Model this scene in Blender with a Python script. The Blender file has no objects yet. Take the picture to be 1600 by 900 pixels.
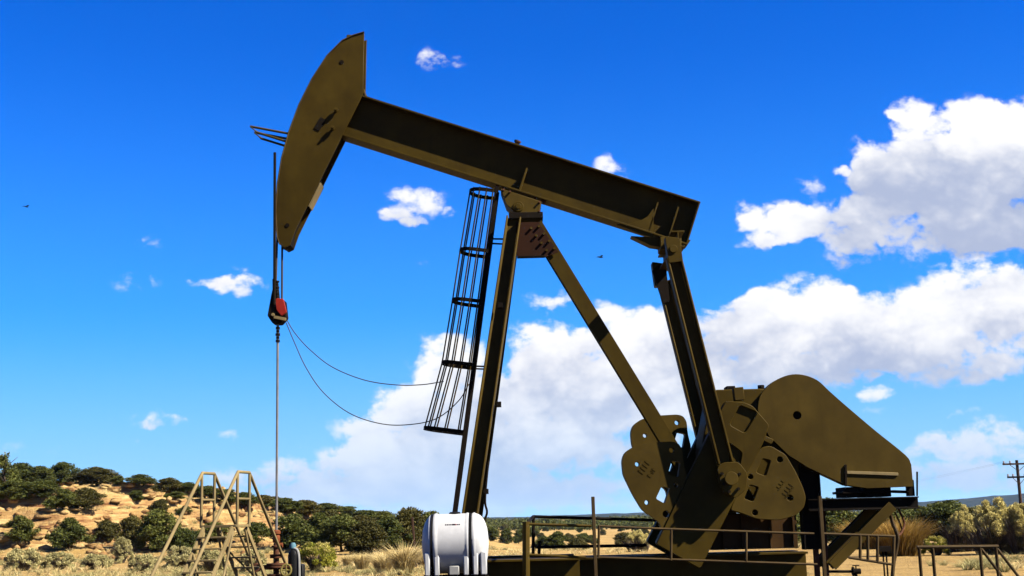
import bpy, bmesh, math, random
import numpy as np
from mathutils import Vector, Matrix

# ------------------------------------------------------------------ camera, sky, sun, exposure
scn = bpy.context.scene
COL = scn.collection
F_PX, ROLL, EYE = 2000.0, math.radians(1.5), 1.6
PITCH = math.atan(362 / F_PX * math.cos(ROLL))
cp, sp, cr, sr = math.cos(PITCH), math.sin(PITCH), math.cos(ROLL), math.sin(ROLL)

cam_d = bpy.data.cameras.new('camera')
cam_d.sensor_width = 36
cam_d.lens = F_PX / 1600 * 36
cam_d.clip_start, cam_d.clip_end = 0.1, 60000
cam = bpy.data.objects.new('camera', cam_d)
COL.objects.link(cam)
R0, U0, FW = Vector((1, 0, 0)), Vector((0, -sp, cp)), Vector((0, cp, sp))
rt, up = R0 * cr - U0 * sr, R0 * sr + U0 * cr
cam.matrix_world = Matrix(((rt.x, up.x, -FW.x, 0), (rt.y, up.y, -FW.y, 0), (rt.z, up.z, -FW.z, EYE), (0, 0, 0, 1)))
scn.camera = cam
HAZE = 0.000028

def ray(x, y):                       # viewing direction of a measured point of the photograph, scaled to y = 1
    u, v = (x - 800) / F_PX, (450 - y) / F_PX
    u, v = u * cr + v * sr, -u * sr + v * cr
    d = Vector((u, cp - v * sp, sp + v * cp))
    return d / d.y

def P(x, y, Y):                      # the point at distance Y that is seen there
    d = ray(x, y)
    return Vector((d.x * Y, Y, EYE + d.z * Y))

SUN = Vector((0.67, -0.285, 0.685)).normalized()
SUN_EL = math.asin(SUN.z)
SUN_AZ = math.atan2(SUN.x, SUN.y)    # from +Y towards +X
sun_d = bpy.data.lights.new('sun', 'SUN')
sun_d.energy = 5.0
sun_d.angle = math.radians(0.5)
sun_d.color = (1.0, 0.93, 0.82)
sun = bpy.data.objects.new('sun', sun_d)
COL.objects.link(sun)
sun.rotation_euler = SUN.to_track_quat('Z', 'Y').to_euler()
sun.location = (30, -10, 40)

scn.view_settings.view_transform = 'Standard'
scn.view_settings.look = 'None'
scn.view_settings.exposure = 2.2
scn.view_settings.gamma = 1.0
scn.view_settings.use_curve_mapping = False
scn.render.engine = 'CYCLES'
scn.cycles.use_denoising = True
scn.cycles.max_bounces = 5
scn.cycles.diffuse_bounces = 1
scn.cycles.glossy_bounces = 2
scn.cycles.transmission_bounces = 2
scn.cycles.transparent_max_bounces = 6
scn.cycles.volume_bounces = 0

# clouds: x, y, half width, half height, thickness   (measured in the photograph, kept as directions of the sky)
CLOUDS = [       # x, y, half width, half height, thickness, how much sun the top of that lobe gets
    (1428, 192, 40, 40, 1.2, 1.3), (1520, 196, 62, 54, 1.4, 1.4), (1595, 205, 56, 56, 1.4, 1.4), (1470, 272, 130, 62, 1.0, .12),
    (1570, 300, 140, 86, 1.1, .05), (1385, 285, 66, 58, 0.95, .25), (1349, 236, 22, 24, 0.8, .9), (1300, 345, 85, 40, 0.85, .45),
    (1218, 345, 46, 34, 0.95, .9), (1160, 334, 21, 24, 0.75, .7), (1190, 380, 32, 12, 0.65, .7), (1264, 292, 24, 12, 0.55, .7), (1328, 400, 36, 30, 0.7, .1),
    (1450, 356, 150, 54, 0.9, .3), (1570, 366, 120, 40, 0.8, .05), (1310, 266, 16, 10, 0.7, .9),
    (1258, 484, 104, 56, 1.4, 1.0), (1180, 506, 76, 50, 1.2, .8), (1060, 530, 84, 56, 1.1, .7), (965, 508, 66, 40, 1.1, 1.1),
    (860, 545, 70, 50, 1.1, .8), (930, 590, 150, 62, 1.0, .35), (1100, 590, 150, 56, 1.0, .5), (1385, 508, 130, 60, 1.2, .5),
    (1520, 470, 110, 66, 1.4, .9), (1600, 484, 80, 60, 1.4, .8), (1460, 566, 180, 40, 1.0, .25), (1260, 565, 120, 44, 1.0, .35), (1365, 617, 28, 12, 0.75, .9),
    (632, 622, 46, 28, 1.0, 1.0), (700, 556, 56, 40, 0.95, .9), (722, 620, 86, 60, 0.9, .8), (840, 640, 120, 66, 0.9, .5),
    (880, 690, 90, 40, 0.8, .9), (1000, 655, 110, 66, 0.9, .6), (560, 672, 44, 26, 0.8, .9), (500, 716, 66, 20, 0.8, 1.0), (600, 706, 60, 24, 0.8, 1.0),
    (640, 732, 150, 40, 1.0, .4), (800, 730, 190, 60, 0.9, .35), (620, 775, 230, 44, 0.85, .3), (900, 785, 240, 34, 0.65, .3), (640, 665, 90, 40, .9, .6), (720, 700, 80, 40, .7, .5), (1420, 697, 90, 18, 0.62, .8), (1550, 684, 110, 30, 0.85, .9),
    (1530, 742, 170, 36, 0.85, .3), (400, 735, 80, 20, 0.6, .8), (420, 765, 130, 30, 0.62, .3),
    (372, 446, 42, 22, 0.8, .9), (325, 441, 42, 10, 0.6, .9), (248, 657, 40, 15, 0.8, .8), (213, 689, 20, 11, 0.7, .9),
    (648, 318, 46, 24, 0.8, .9), (616, 342, 36, 13, 0.6, .6), (648, 352, 18, 11, 0.6, .6), (662, 407, 18, 11, 0.55, .8), (222, 380, 32, 12, 0.52, .8),
    (217, 434, 36, 16, 0.52, .8), (676, 96, 24, 20, 0.62, .7), (730, 97, 34, 16, 0.5, .6), (955, 262, 36, 24, 0.78, .8),
    (865, 470, 46, 20, 0.68, .7), (360, 682, 26, 8, 0.52, .8), (700, 340, 12, 12, 0.5, .8), (40, 706, 60, 12, 0.45, .6), (1440, 645, 120, 10, 0.42, .7),
]

def build_world():
    w = bpy.data.worlds.new('World')
    scn.world = w
    w.use_nodes = True
    w.cycles.sampling_method = 'MANUAL'
    w.cycles.sample_map_resolution = 256
    nt = w.node_tree
    nt.nodes.clear()
    L = nt.links.new
    def val(sock, v):
        if hasattr(v, 'is_linked') or isinstance(v, bpy.types.NodeSocket):
            L(v, sock)
        else:
            sock.default_value = v
    def M(op, a, b=0.0, c=0.0, clamp=False):
        n = nt.nodes.new('ShaderNodeMath'); n.operation = op; n.use_clamp = clamp
        val(n.inputs[0], a); val(n.inputs[1], b); val(n.inputs[2], c)
        return n.outputs[0]
    def V(op, a, b=(0, 0, 0), c=(0, 0, 0)):
        n = nt.nodes.new('ShaderNodeVectorMath'); n.operation = op
        val(n.inputs[0], a); val(n.inputs[1], b); val(n.inputs[2], c)
        return n.outputs['Value'] if op in ('DOT_PRODUCT', 'LENGTH') else n.outputs[0]
    def noise(vec, scale, detail, rough=0.55, out='Fac', lac=2.0):
        n = nt.nodes.new('ShaderNodeTexNoise')
        n.noise_dimensions = '3D'
        L(vec, n.inputs['Vector'])
        n.inputs['Scale'].default_value = scale
        n.inputs['Detail'].default_value = detail
        n.inputs['Roughness'].default_value = rough
        n.inputs['Lacunarity'].default_value = lac
        return n.outputs[out]
    def smooth(x, a, b, lo=0.0, hi=1.0):
        n = nt.nodes.new('ShaderNodeMapRange'); n.interpolation_type = 'SMOOTHSTEP'
        L(x, n.inputs['Value'])
        n.inputs['From Min'].default_value, n.inputs['From Max'].default_value = a, b
        n.inputs['To Min'].default_value, n.inputs['To Max'].default_value = lo, hi
        return n.outputs['Result']
    def mix(f, a, b):
        n = nt.nodes.new('ShaderNodeMix'); n.data_type = 'RGBA'
        val(n.inputs['Factor'], f); val(n.inputs['A'], a); val(n.inputs['B'], b)
        return n.outputs['Result']
    tc = nt.nodes.new('ShaderNodeTexCoord')
    sky = nt.nodes.new('ShaderNodeTexSky')
    sky.sky_type = 'NISHITA'
    sky.sun_disc = False
    sky.sun_elevation = SUN_EL
    sky.sun_rotation = SUN_AZ
    sky.altitude = 1800
    sky.air_density = 1.0
    sky.dust_density = 0.3
    sky.ozone_density = 3.0
    hs = nt.nodes.new('ShaderNodeHueSaturation')
    hs.inputs['Hue'].default_value = SKY_HUE
    hs.inputs['Saturation'].default_value = SKY_SAT
    hs.inputs['Value'].default_value = SKY_VAL
    L(sky.outputs[0], hs.inputs['Color'])
    gm = nt.nodes.new('ShaderNodeGamma'); gm.inputs['Gamma'].default_value = SKY_GAMMA
    L(hs.outputs[0], gm.inputs['Color'])
    tint = nt.nodes.new('ShaderNodeMix'); tint.data_type = 'RGBA'; tint.blend_type = 'MULTIPLY'
    tint.inputs['Factor'].default_value = 1.0
    L(gm.outputs[0], tint.inputs['A']); tint.inputs['B'].default_value = (*SKY_TINT, 1)
    # direction -> (u, v) on a vertical sheet of sky at y = 1
    sep = nt.nodes.new('ShaderNodeSeparateXYZ'); L(tc.outputs['Generated'], sep.inputs[0])
    yy = M('MAXIMUM', sep.outputs['Y'], 0.08)
    cmb = nt.nodes.new('ShaderNodeCombineXYZ')
    L(M('DIVIDE', sep.outputs['X'], yy), cmb.inputs['X'])
    L(M('DIVIDE', sep.outputs['Z'], yy), cmb.inputs['Y'])
    p = cmb.outputs[0]
    wv = noise(p, 26.0, 4, 0.6, 'Color')
    wv2 = V('MULTIPLY_ADD', wv, (0.034, 0.026, 0.0), (-0.017, -0.013, 0.0))
    pw = V('ADD', p, wv2)
    D, S = None, None
    for (cx, cy, rx, ry, wt, sunny) in CLOUDS:
        d = ray(cx, cy)
        g = 1.2 if rx > 60 else 1.42
        ix, iy = F_PX / (rx * g), F_PX / (ry * g)
        q = V('MULTIPLY_ADD', pw, (ix, iy, 0), (-d.x * ix, -d.z * iy, 0))
        r2 = V('DOT_PRODUCT', q, q)
        f = M('MULTIPLY_ADD', r2, -wt, wt)
        f = M('MAXIMUM', f, 0.0)
        qy = V('DOT_PRODUCT', q, (0, 1, 0))
        D = f if D is None else M('ADD', D, f)
        br = M('MULTIPLY_ADD', qy, 0.42, sunny)
        S = M('MULTIPLY', f, br) if S is None else M('MULTIPLY_ADD', f, br, S)
    ps = V('MULTIPLY', p, (1.0, 1.35, 1.0))
    n1 = noise(ps, 15.0, 4, 0.55)
    n3 = noise(ps, 58.0, 9, 0.62)
    vn = nt.nodes.new('ShaderNodeTexVoronoi'); vn.voronoi_dimensions = '2D'; vn.feature = 'SMOOTH_F1'
    L(V('ADD', ps, V('MULTIPLY_ADD', wv, (0.03, 0.03, 0), (-0.015, -0.015, 0))), vn.inputs['Vector'])
    vn.inputs['Scale'].default_value = 34.0; vn.inputs['Detail'].default_value = 2.0; vn.inputs['Roughness'].default_value = 0.6
    vn.inputs['Smoothness'].default_value = 0.35
    bub = M('MULTIPLY_ADD', vn.outputs['Distance'], -1.0, 0.42)
    pres = smooth(D, 0.0, 0.30)
    dn = M('MULTIPLY_ADD', n1, 1.5, -0.86)
    dn = M('ADD', dn, M('MULTIPLY_ADD', n3, 1.8, -0.88))
    dn = M('ADD', dn, M('MULTIPLY', bub, 0.7))
    Dn = M('ADD', M('MULTIPLY', D, 1.15), M('MULTIPLY', dn, pres))
    a = M('MULTIPLY', smooth(Dn, 0.0, 0.75), smooth(D, 0.02, 0.72))
    rel = M('DIVIDE', S, M('MAXIMUM', D, 0.05))
    big = noise(ps, 7.0, 3, 0.5)
    lit = M('MULTIPLY_ADD', rel, 1.0, 0.10)
    lit = M('ADD', lit, M('MULTIPLY', bub, 0.35))
    lit = M('ADD', lit, M('MULTIPLY_ADD', big, 1.3, -0.62))
    lit = M('ADD', lit, M('MULTIPLY_ADD', n3, 0.5, -0.25))
    thin = smooth(Dn, 0.1, 0.8, 0.25, 0.0)
    lit = M('ADD', lit, thin)
    lit = M('ADD', lit, M('MULTIPLY_ADD', n1, 1.3, -0.65))
    lit = smooth(lit, -0.15, 1.08)
    k = CLOUD_GAIN
    ccol = mix(lit, (0.47 * k, 0.54 * k, 0.74 * k, 1), (1.06 * k, 1.06 * k, 1.08 * k, 1))
    fade = smooth(sep.outputs['Y'], 0.3, 0.6)
    # low clouds take the colour of the air in front of them
    lowf = smooth(sep.outputs['Z'], 0.0, 0.13, 0.75, 0.0)
    ccol = mix(lowf, ccol, (0.46 * k, 0.66 * k, 0.95 * k, 1))
    air = smooth(sep.outputs['Z'], -0.08, 0.38, 0.82, 0.0)
    blue = mix(air, tint.outputs['Result'], (0.12 * k, 0.53 * k, 1.04 * k, 1))
    low = smooth(sep.outputs['Z'], -0.02, 0.17, 0.75, 0.0)
    blue = mix(low, blue, (0.47 * k, 0.74 * k, 1.0 * k, 1))
    colr = mix(M('MULTIPLY', a, fade), blue, ccol)
    bg = nt.nodes.new('ShaderNodeBackground')
    bg.inputs['Strength'].default_value = SKY_STRENGTH
    L(colr, bg.inputs['Color'])
    out = nt.nodes.new('ShaderNodeOutputWorld')
    L(bg.outputs[0], out.inputs['Surface'])

SKY_HUE, SKY_SAT, SKY_VAL, SKY_GAMMA = 0.5, 1.3, 0.385, 1.0
SKY_TINT = (0.10, 1.22, 2.60)
SKY_STRENGTH = 0.05
CLOUD_GAIN = 0.211 / SKY_STRENGTH
build_world()

# ------------------------------------------------------------------ helpers
def new_mat(name):
    m = bpy.data.materials.new(name)
    m.use_nodes = True
    nt = m.node_tree
    b = nt.nodes['Principled BSDF']
    return m, nt, b

def _noise(nt, scale, detail=5, rough=0.55, coord='Object', mapscale=None):
    tc = nt.nodes.new('ShaderNodeTexCoord')
    n = nt.nodes.new('ShaderNodeTexNoise')
    n.inputs['Scale'].default_value = scale
    n.inputs['Detail'].default_value = detail
    n.inputs['Roughness'].default_value = rough
    if mapscale:
        mp = nt.nodes.new('ShaderNodeMapping'); mp.inputs['Scale'].default_value = mapscale
        nt.links.new(tc.outputs[coord], mp.inputs[0]); nt.links.new(mp.outputs[0], n.inputs['Vector'])
    else:
        nt.links.new(tc.outputs[coord], n.inputs['Vector'])
    return n.outputs['Fac']

def _ramp(nt, fac, stops):
    r = nt.nodes.new('ShaderNodeValToRGB')
    els = r.color_ramp.elements
    while len(els) < len(stops):
        els.new(0.5)
    for e, (pos, c) in zip(els, stops):
        e.position = pos; e.color = (*c, 1)
    nt.links.new(fac, r.inputs[0])
    return r.outputs[0]

def _mix(nt, f, a, b, blend='MIX'):
    n = nt.nodes.new('ShaderNodeMix'); n.data_type = 'RGBA'; n.blend_type = blend
    for s, v in ((n.inputs['Factor'], f), (n.inputs['A'], a), (n.inputs['B'], b)):
        if isinstance(v, bpy.types.NodeSocket): nt.links.new(v, s)
        elif isinstance(v, tuple): s.default_value = (*v, 1)
        else: s.default_value = v
    return n.outputs['Result']

def _bump(nt, b, fac, strength, dist):
    bp = nt.nodes.new('ShaderNodeBump')
    bp.inputs['Strength'].default_value = strength
    bp.inputs['Distance'].default_value = dist
    nt.links.new(fac, bp.inputs['Height'])
    nt.links.new(bp.outputs[0], b.inputs['Normal'])

def paint(name, c, c2=None, wear=None, rough=0.5, spec=0.35, wearpos=(0.66, 0.72), streak=True):
    m, nt, b = new_mat(name)
    c, c2, wear = [None if v is None else tuple(q * 0.39 for q in v) for v in (c, c2, wear)]
    c2 = c2 or tuple(v * 0.82 for v in c)
    col = _ramp(nt, _noise(nt, 2.2, 7, 0.62), [(0.32, c2), (0.62, c)])
    if streak:
        s = _noise(nt, 3.0, 5, 0.6, 'Object', (3.2, 3.2, 0.25))
        col = _mix(nt, _ramp(nt, s, [(0.56, (0, 0, 0)), (0.74, (0.4, 0.4, 0.4))]), col, tuple(v * 0.62 for v in c2))
    if streak:
        g = _noise(nt, 0.75, 6, 0.65)
        col = _mix(nt, _ramp(nt, g, [(0.40, (0.5, 0.5, 0.5)), (0.58, (0, 0, 0))]), col, tuple(v * 0.55 for v in c2))
    if wear:
        s = _noise(nt, 9.0, 8, 0.7)
        col = _mix(nt, _ramp(nt, s, [(wearpos[0], (0, 0, 0)), (wearpos[1], (1, 1, 1))]), col, wear)
    nt.links.new(col, b.inputs['Base Color'])
    r = _noise(nt, 14, 4)
    rr = nt.nodes.new('ShaderNodeMapRange')
    rr.inputs['To Min'].default_value, rr.inputs['To Max'].default_value = rough - 0.1, rough + 0.15
    nt.links.new(r, rr.inputs['Value']); nt.links.new(rr.outputs[0], b.inputs['Roughness'])
    b.inputs['Specular IOR Level'].default_value = spec * 0.12
    _bump(nt, b, _noise(nt, 40, 3), 0.15, 0.004)
    return m

def leafmat(name, stops, rough=0.8, transl=0.25, scale=1.2):
    m, nt, b = new_mat(name)
    stops = [(p, tuple(q * 0.39 for q in v)) for p, v in stops]
    oi = nt.nodes.new('ShaderNodeObjectInfo')
    geo = nt.nodes.new('ShaderNodeNewGeometry')
    f = nt.nodes.new('ShaderNodeMath'); f.operation = 'MULTIPLY_ADD'
    nt.links.new(geo.outputs['Random Per Island'], f.inputs[0]); f.inputs[1].default_value = 0.5
    nz = _noise(nt, scale, 3)
    nt.links.new(nz, f.inputs[2])
    f2 = nt.nodes.new('ShaderNodeMath'); f2.operation = 'MULTIPLY_ADD'
    nt.links.new(oi.outputs['Random'], f2.inputs[0]); f2.inputs[1].default_value = 0.3; f2.inputs[2].default_value = -0.32
    f3 = nt.nodes.new('ShaderNodeMath'); f3.operation = 'ADD'
    nt.links.new(f.outputs[0], f3.inputs[0]); nt.links.new(f2.outputs[0], f3.inputs[1])
    col = _ramp(nt, f3.outputs[0], stops)
    nt.links.new(col, b.inputs['Base Color'])
    b.inputs['Roughness'].default_value = rough
    b.inputs['Specular IOR Level'].default_value = 0.15
    if transl:
        t = nt.nodes.new('ShaderNodeBsdfTranslucent'); nt.links.new(col, t.inputs[0])
        mx = nt.nodes.new('ShaderNodeMixShader'); mx.inputs[0].default_value = transl
        nt.links.new(b.outputs[0], mx.inputs[1]); nt.links.new(t.outputs[0], mx.inputs[2])
        nt.links.new(mx.outputs[0], nt.nodes['Material Output'].inputs['Surface'])
    return m

def lerp(a, b, t): return a + (b - a) * t

class MB:
    def __init__(s): s.v, s.f, s.cuts = [], [], []
    def cut(s):                                # what follows is a piece of its own
        if s.v: s.cuts.append((len(s.v), len(s.f)))
        return s
    def add(s, vs, fs):
        n = len(s.v)
        s.v += [Vector(v) for v in vs]
        s.f += [tuple(i + n for i in f) for f in fs]
        return s
    def box(s, x0, x1, y0, y1, z0, z1):
        vs = [(x, y, z) for z in (z0, z1) for y in (y0, y1) for x in (x0, x1)]
        return s.add(vs, [(0, 2, 3, 1), (4, 5, 7, 6), (0, 1, 5, 4), (2, 6, 7, 3), (0, 4, 6, 2), (1, 3, 7, 5)])
    def frame(s, p0, p1, hint):
        a = (Vector(p1) - Vector(p0)).normalized()
        h = Vector(hint)
        d = (h - a * h.dot(a)).normalized()
        return a, d, a.cross(d)
    def sect(s, p0, p1, pts, hint):            # section points (depth, width) swept from p0 to p1
        a, d, w = s.frame(p0, p1, hint)
        n = len(pts)
        vs = [Vector(p0) + d * q[0] + w * q[1] for q in pts] + [Vector(p1) + d * q[0] + w * q[1] for q in pts]
        fs = [(i, (i + 1) % n, n + (i + 1) % n, n + i) for i in range(n)]
        fs += [tuple(range(n - 1, -1, -1)), tuple(range(n, 2 * n))]
        return s.add(vs, fs)
    def bar(s, p0, p1, dep, wid, hint=(0, 0, 1)):
        a, b = dep / 2, wid / 2
        return s.sect(p0, p1, [(-a, -b), (a, -b), (a, b), (-a, b)], hint)
    def ibeam(s, p0, p1, dep, wid, tf, tw, hint=(0, 0, 1)):
        D, W, t = dep / 2, wid / 2, tw / 2
        pts = [(-D, -W), (-D + tf, -W), (-D + tf, -t), (D - tf, -t), (D - tf, -W), (D, -W), (D, W), (D - tf, W), (D - tf, t), (-D + tf, t), (-D + tf, W), (-D, W)]
        return s.sect(p0, p1, pts, hint)
    def cyl(s, p0, p1, r, n=14, r1=None):
        r1 = r if r1 is None else r1
        a, d, w = s.frame(p0, p1, (0.31, 0.77, 0.2) if abs((Vector(p1) - Vector(p0)).normalized().dot(Vector((0.31, 0.77, 0.2)).normalized())) < 0.9 else (1, 0, 0))
        vs = []
        for p, rr in ((p0, r), (p1, r1)):
            vs += [Vector(p) + (d * math.cos(t) + w * math.sin(t)) * rr for t in (2 * math.pi * i / n for i in range(n))]
        fs = [(i, (i + 1) % n, n + (i + 1) % n, n + i) for i in range(n)]
        fs += [tuple(range(n - 1, -1, -1)), tuple(range(n, 2 * n))]
        return s.add(vs, fs)
    def tube(s, pts, r, n=8):
        pts = [Vector(p) for p in pts]
        k0 = len(pts)
        vs, fs = [], []
        prev = None
        for i, p in enumerate(pts):
            a = (pts[min(i + 1, k0 - 1)] - pts[max(i - 1, 0)]).normalized()
            h = prev if prev is not None else (Vector((0, 1, 0)) if abs(a.y) < 0.9 else Vector((1, 0, 0)))
            d = (h - a * h.dot(a)).normalized(); prev = d
            w = a.cross(d)
            vs += [p + (d * math.cos(t) + w * math.sin(t)) * r for t in (2 * math.pi * j / n for j in range(n))]
        for i in range(k0 - 1):
            fs += [(i * n + j, i * n + (j + 1) % n, (i + 1) * n + (j + 1) % n, (i + 1) * n + j) for j in range(n)]
        fs += [tuple(range(n - 1, -1, -1)), tuple(range((k0 - 1) * n, k0 * n))]
        return s.add(vs, fs)
    def lathe(s, prof, org, axis=(0, 0, 1), n=24):      # prof: (radius, height)
        a = Vector(axis).normalized()
        h = Vector((0, 1, 0)) if abs(a.y) < 0.9 else Vector((1, 0, 0))
        d = (h - a * h.dot(a)).normalized(); w = a.cross(d)
        vs, fs = [], []
        for (r, z) in prof:
            vs += [Vector(org) + a * z + (d * math.cos(t) + w * math.sin(t)) * max(r, 1e-4) for t in (2 * math.pi * j / n for j in range(n))]
        for i in range(len(prof) - 1):
            fs += [(i * n + j, i * n + (j + 1) % n, (i + 1) * n + (j + 1) % n, (i + 1) * n + j) for j in range(n)]
        fs += [tuple(range(n - 1, -1, -1)), tuple(range((len(prof) - 1) * n, len(prof) * n))]
        return s.add(vs, fs)
    def prism(s, xz, y0, y1, holes=()):                 # outline in the XZ plane, from y0 back to y1, with holes through it
        if not holes:
            n = len(xz)
            vs = [(x, y0, z) for x, z in xz] + [(x, y1, z) for x, z in xz]
            fs = [(i, (i + 1) % n, n + (i + 1) % n, n + i) for i in range(n)]
            fs += [tuple(range(n - 1, -1, -1)), tuple(range(n, 2 * n))]
            return s.add(vs, fs)
        bm = bmesh.new()
        loops = [list(xz)] + [list(h) for h in holes]
        bl, edges = [], []
        for lp in loops:
            vv = [bm.verts.new((x, y0, z)) for x, z in lp]
            bl.append(vv)
            edges += [bm.edges.new((vv[i], vv[(i + 1) % len(vv)])) for i in range(len(vv))]
        bmesh.ops.triangle_fill(bm, use_beauty=True, use_dissolve=False, edges=edges)
        bm.verts.index_update()
        n = len(bm.verts)
        vs = [v.co.copy() for v in bm.verts]
        tri = [tuple(v.index for v in f.verts) for f in bm.faces]
        fs = [t for t in tri] + [tuple(i + n for i in reversed(t)) for t in tri]
        for vv in bl:
            m = len(vv)
            fs += [(vv[i].index, vv[(i + 1) % m].index, vv[(i + 1) % m].index + n, vv[i].index + n) for i in range(m)]
        bm.free()
        return s.add(vs + [Vector((v.x, y1, v.z)) for v in vs], fs)

WORLD = {}                                # world place of every parent
def link(o): COL.objects.link(o); return o

def thing(name, label, cat, loc, group=None):
    o = bpy.data.objects.new(name, None)
    o.empty_display_size = 0.2
    link(o)
    o.location = loc
    WORLD[o] = Vector(loc)
    tag(o, label, cat, group)
    return o

def tag(o, label, cat, group=None):
    o['label'] = label; o['category'] = cat
    if group: o['group'] = group
    return o

def build(name, mb, mat, parent=None, bevel=0.0, smooth=35, origin=None, label=None):
    if mb.cuts:
        ends = mb.cuts + [(len(mb.v), len(mb.f))]
        v0 = f0 = 0; first = None
        for (v1, f1) in ends:
            p = MB(); p.v = mb.v[v0:v1]; p.f = [tuple(i - v0 for i in f) for f in mb.f[f0:f1]]
            o = build(name, p, mat, parent, bevel, smooth, origin, label); first = first or o
            v0, f0 = v1, f1
        return first
    org = WORLD[parent] if parent is not None else (Vector(origin) if origin is not None else Vector((0, 0, 0)))
    me = bpy.data.meshes.new(name)
    me.from_pydata([tuple(v - org) for v in mb.v], [], mb.f)
    bm = bmesh.new(); bm.from_mesh(me)
    bmesh.ops.recalc_face_normals(bm, faces=bm.faces)
    bm.to_mesh(me); bm.free()
    me.materials.append(mat)
    if smooth:
        me.shade_smooth(); me.set_sharp_from_angle(angle=math.radians(smooth))
    o = bpy.data.objects.new(name, me)
    link(o)
    if parent is not None: o.parent = parent
    else: o.location = org
    WORLD[o] = org
    if bevel:
        b = o.modifiers.new('bevel', 'BEVEL'); b.width = bevel; b.segments = 1; b.limit_method = 'ANGLE'; b.angle_limit = math.radians(40)
    if label: o['label'] = label
    return o

def XZ(pts, Y): return [(P(x, y, Y).x, P(x, y, Y).z) for x, y in pts]
def circ(x, y, rpx, Y, n=14):
    c = P(x, y, Y); r = rpx * Y / F_PX
    return [(c.x + r * math.cos(2 * math.pi * i / n), c.z + r * math.sin(2 * math.pi * i / n)) for i in range(n)]
def rounded(pts, rad, n=4):                # round the corners of an outline
    out = []
    m = len(pts)
    for i in range(m):
        a, b, c = Vector(pts[i - 1]), Vector(pts[i]), Vector(pts[(i + 1) % m])
        r = min(rad, (a - b).length * 0.45, (c - b).length * 0.45)
        p0, p1 = b + (a - b).normalized() * r, b + (c - b).normalized() * r
        for k in range(n + 1):
            t = k / n
            out.append(tuple(p0 * (1 - t) ** 2 + b * 2 * t * (1 - t) + p1 * t * t))
    return out

def curve_pts(pts, n=6):                   # Catmull-Rom through points
    pts = [Vector(p) for p in pts]
    ext = [pts[0] * 2 - pts[1]] + pts + [pts[-1] * 2 - pts[-2]]
    out = []
    for i in range(1, len(ext) - 2):
        a, b, c, d = ext[i - 1:i + 3]
        for k in range(n):
            t = k / n
            out.append(0.5 * ((2 * b) + (c - a) * t + (2 * a - 5 * b + 4 * c - d) * t * t + (3 * b - a - 3 * c + d) * t ** 3))
    return out + [pts[-1]]

# ------------------------------------------------------------------ materials
OLIVE = (0.081, 0.052, 0.006)
M_OL = paint('olive_paint', OLIVE, (0.060, 0.037, 0.0045), (0.11, 0.048, 0.018), rough=0.5, spec=0.3, wearpos=(0.66, 0.74))
M_OL2 = paint('olive_paint_worn', (0.098, 0.063, 0.010), (0.078, 0.049, 0.0075), (0.13, 0.09, 0.035), rough=0.55, spec=0.3, wearpos=(0.66, 0.74))
M_PED = paint('brown_painted_base', (0.09, 0.045, 0.012), (0.065, 0.032, 0.009), None, rough=0.6)
M_RUSTRED = paint('red_oxide_plate', (0.050, 0.017, 0.007), (0.035, 0.014, 0.006), None, rough=0.7)
M_DARK = paint('dark_steel_and_shade', (0.015, 0.010, 0.006), (0.010, 0.007, 0.004), (0.035, 0.022, 0.014), rough=0.85, wearpos=(0.66, 0.75))  # dark steel; also stands in for shade on a few parts
M_RAIL = paint('weathered_rail', (0.115, 0.076, 0.030), (0.075, 0.046, 0.018), (0.085, 0.030, 0.012), rough=0.65)
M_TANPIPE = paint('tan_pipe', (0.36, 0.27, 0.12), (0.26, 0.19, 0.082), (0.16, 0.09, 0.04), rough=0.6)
M_CABLE = paint('steel_cable', (0.07, 0.065, 0.06), None, None, rough=0.45, streak=False)
M_ROD = paint('polished_rod_steel', (0.26, 0.25, 0.24), (0.16, 0.15, 0.14), None, rough=0.35, spec=0.6, streak=False)
M_RED = paint('red_enamel', (0.42, 0.035, 0.02), (0.28, 0.022, 0.014), None, rough=0.4, streak=False)
M_RUST = paint('rusty_iron', (0.17, 0.07, 0.035), (0.09, 0.04, 0.022), (0.30, 0.13, 0.06), rough=0.8)
M_ORANGE = paint('orange_primer', (0.27, 0.08, 0.028), (0.17, 0.05, 0.02), None, rough=0.65)
M_YEL = paint('yellow_handwheel', (0.26, 0.21, 0.06), None, None, rough=0.6)
M_BLACK = paint('black_plastic', (0.012, 0.012, 0.012), None, None, rough=0.45, streak=False)
M_BLUE = paint('blue_white_cap', (0.13, 0.27, 0.33), None, None, rough=0.5, streak=False)
M_PALE = paint('pale_pipe', (0.45, 0.44, 0.40), None, None, rough=0.5)
M_WHITE = paint('white_polyethylene', (0.76, 0.76, 0.745), (0.66, 0.66, 0.64), (0.44, 0.39, 0.31), rough=0.42, spec=0.4)
M_INK = paint('dark_print', (0.05, 0.03, 0.04), None, None, rough=0.6, streak=False)
M_INKRED = paint('red_print', (0.35, 0.03, 0.04), None, None, rough=0.6, streak=False)
M_WOOD = paint('creosote_wood', (0.10, 0.055, 0.035), (0.07, 0.04, 0.028), None, rough=0.85)
M_BARK = paint('juniper_bark', (0.13, 0.09, 0.06), (0.08, 0.055, 0.04), None, rough=0.9)
M_PORC = paint('insulator', (0.35, 0.30, 0.33), None, None, rough=0.4, streak=False)
M_FEATHER = paint('dark_feathers', (0.012, 0.012, 0.016), None, None, rough=0.7, streak=False)
M_JUN = leafmat('juniper_foliage', [(0.15, (0.032, 0.046, 0.006)), (0.5, (0.090, 0.108, 0.016)), (0.85, (0.19, 0.19, 0.032))])
M_OLIVETREE = leafmat('pinyon_foliage', [(0.15, (0.036, 0.036, 0.005)), (0.5, (0.095, 0.085, 0.014)), (0.85, (0.17, 0.14, 0.028))])
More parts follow.
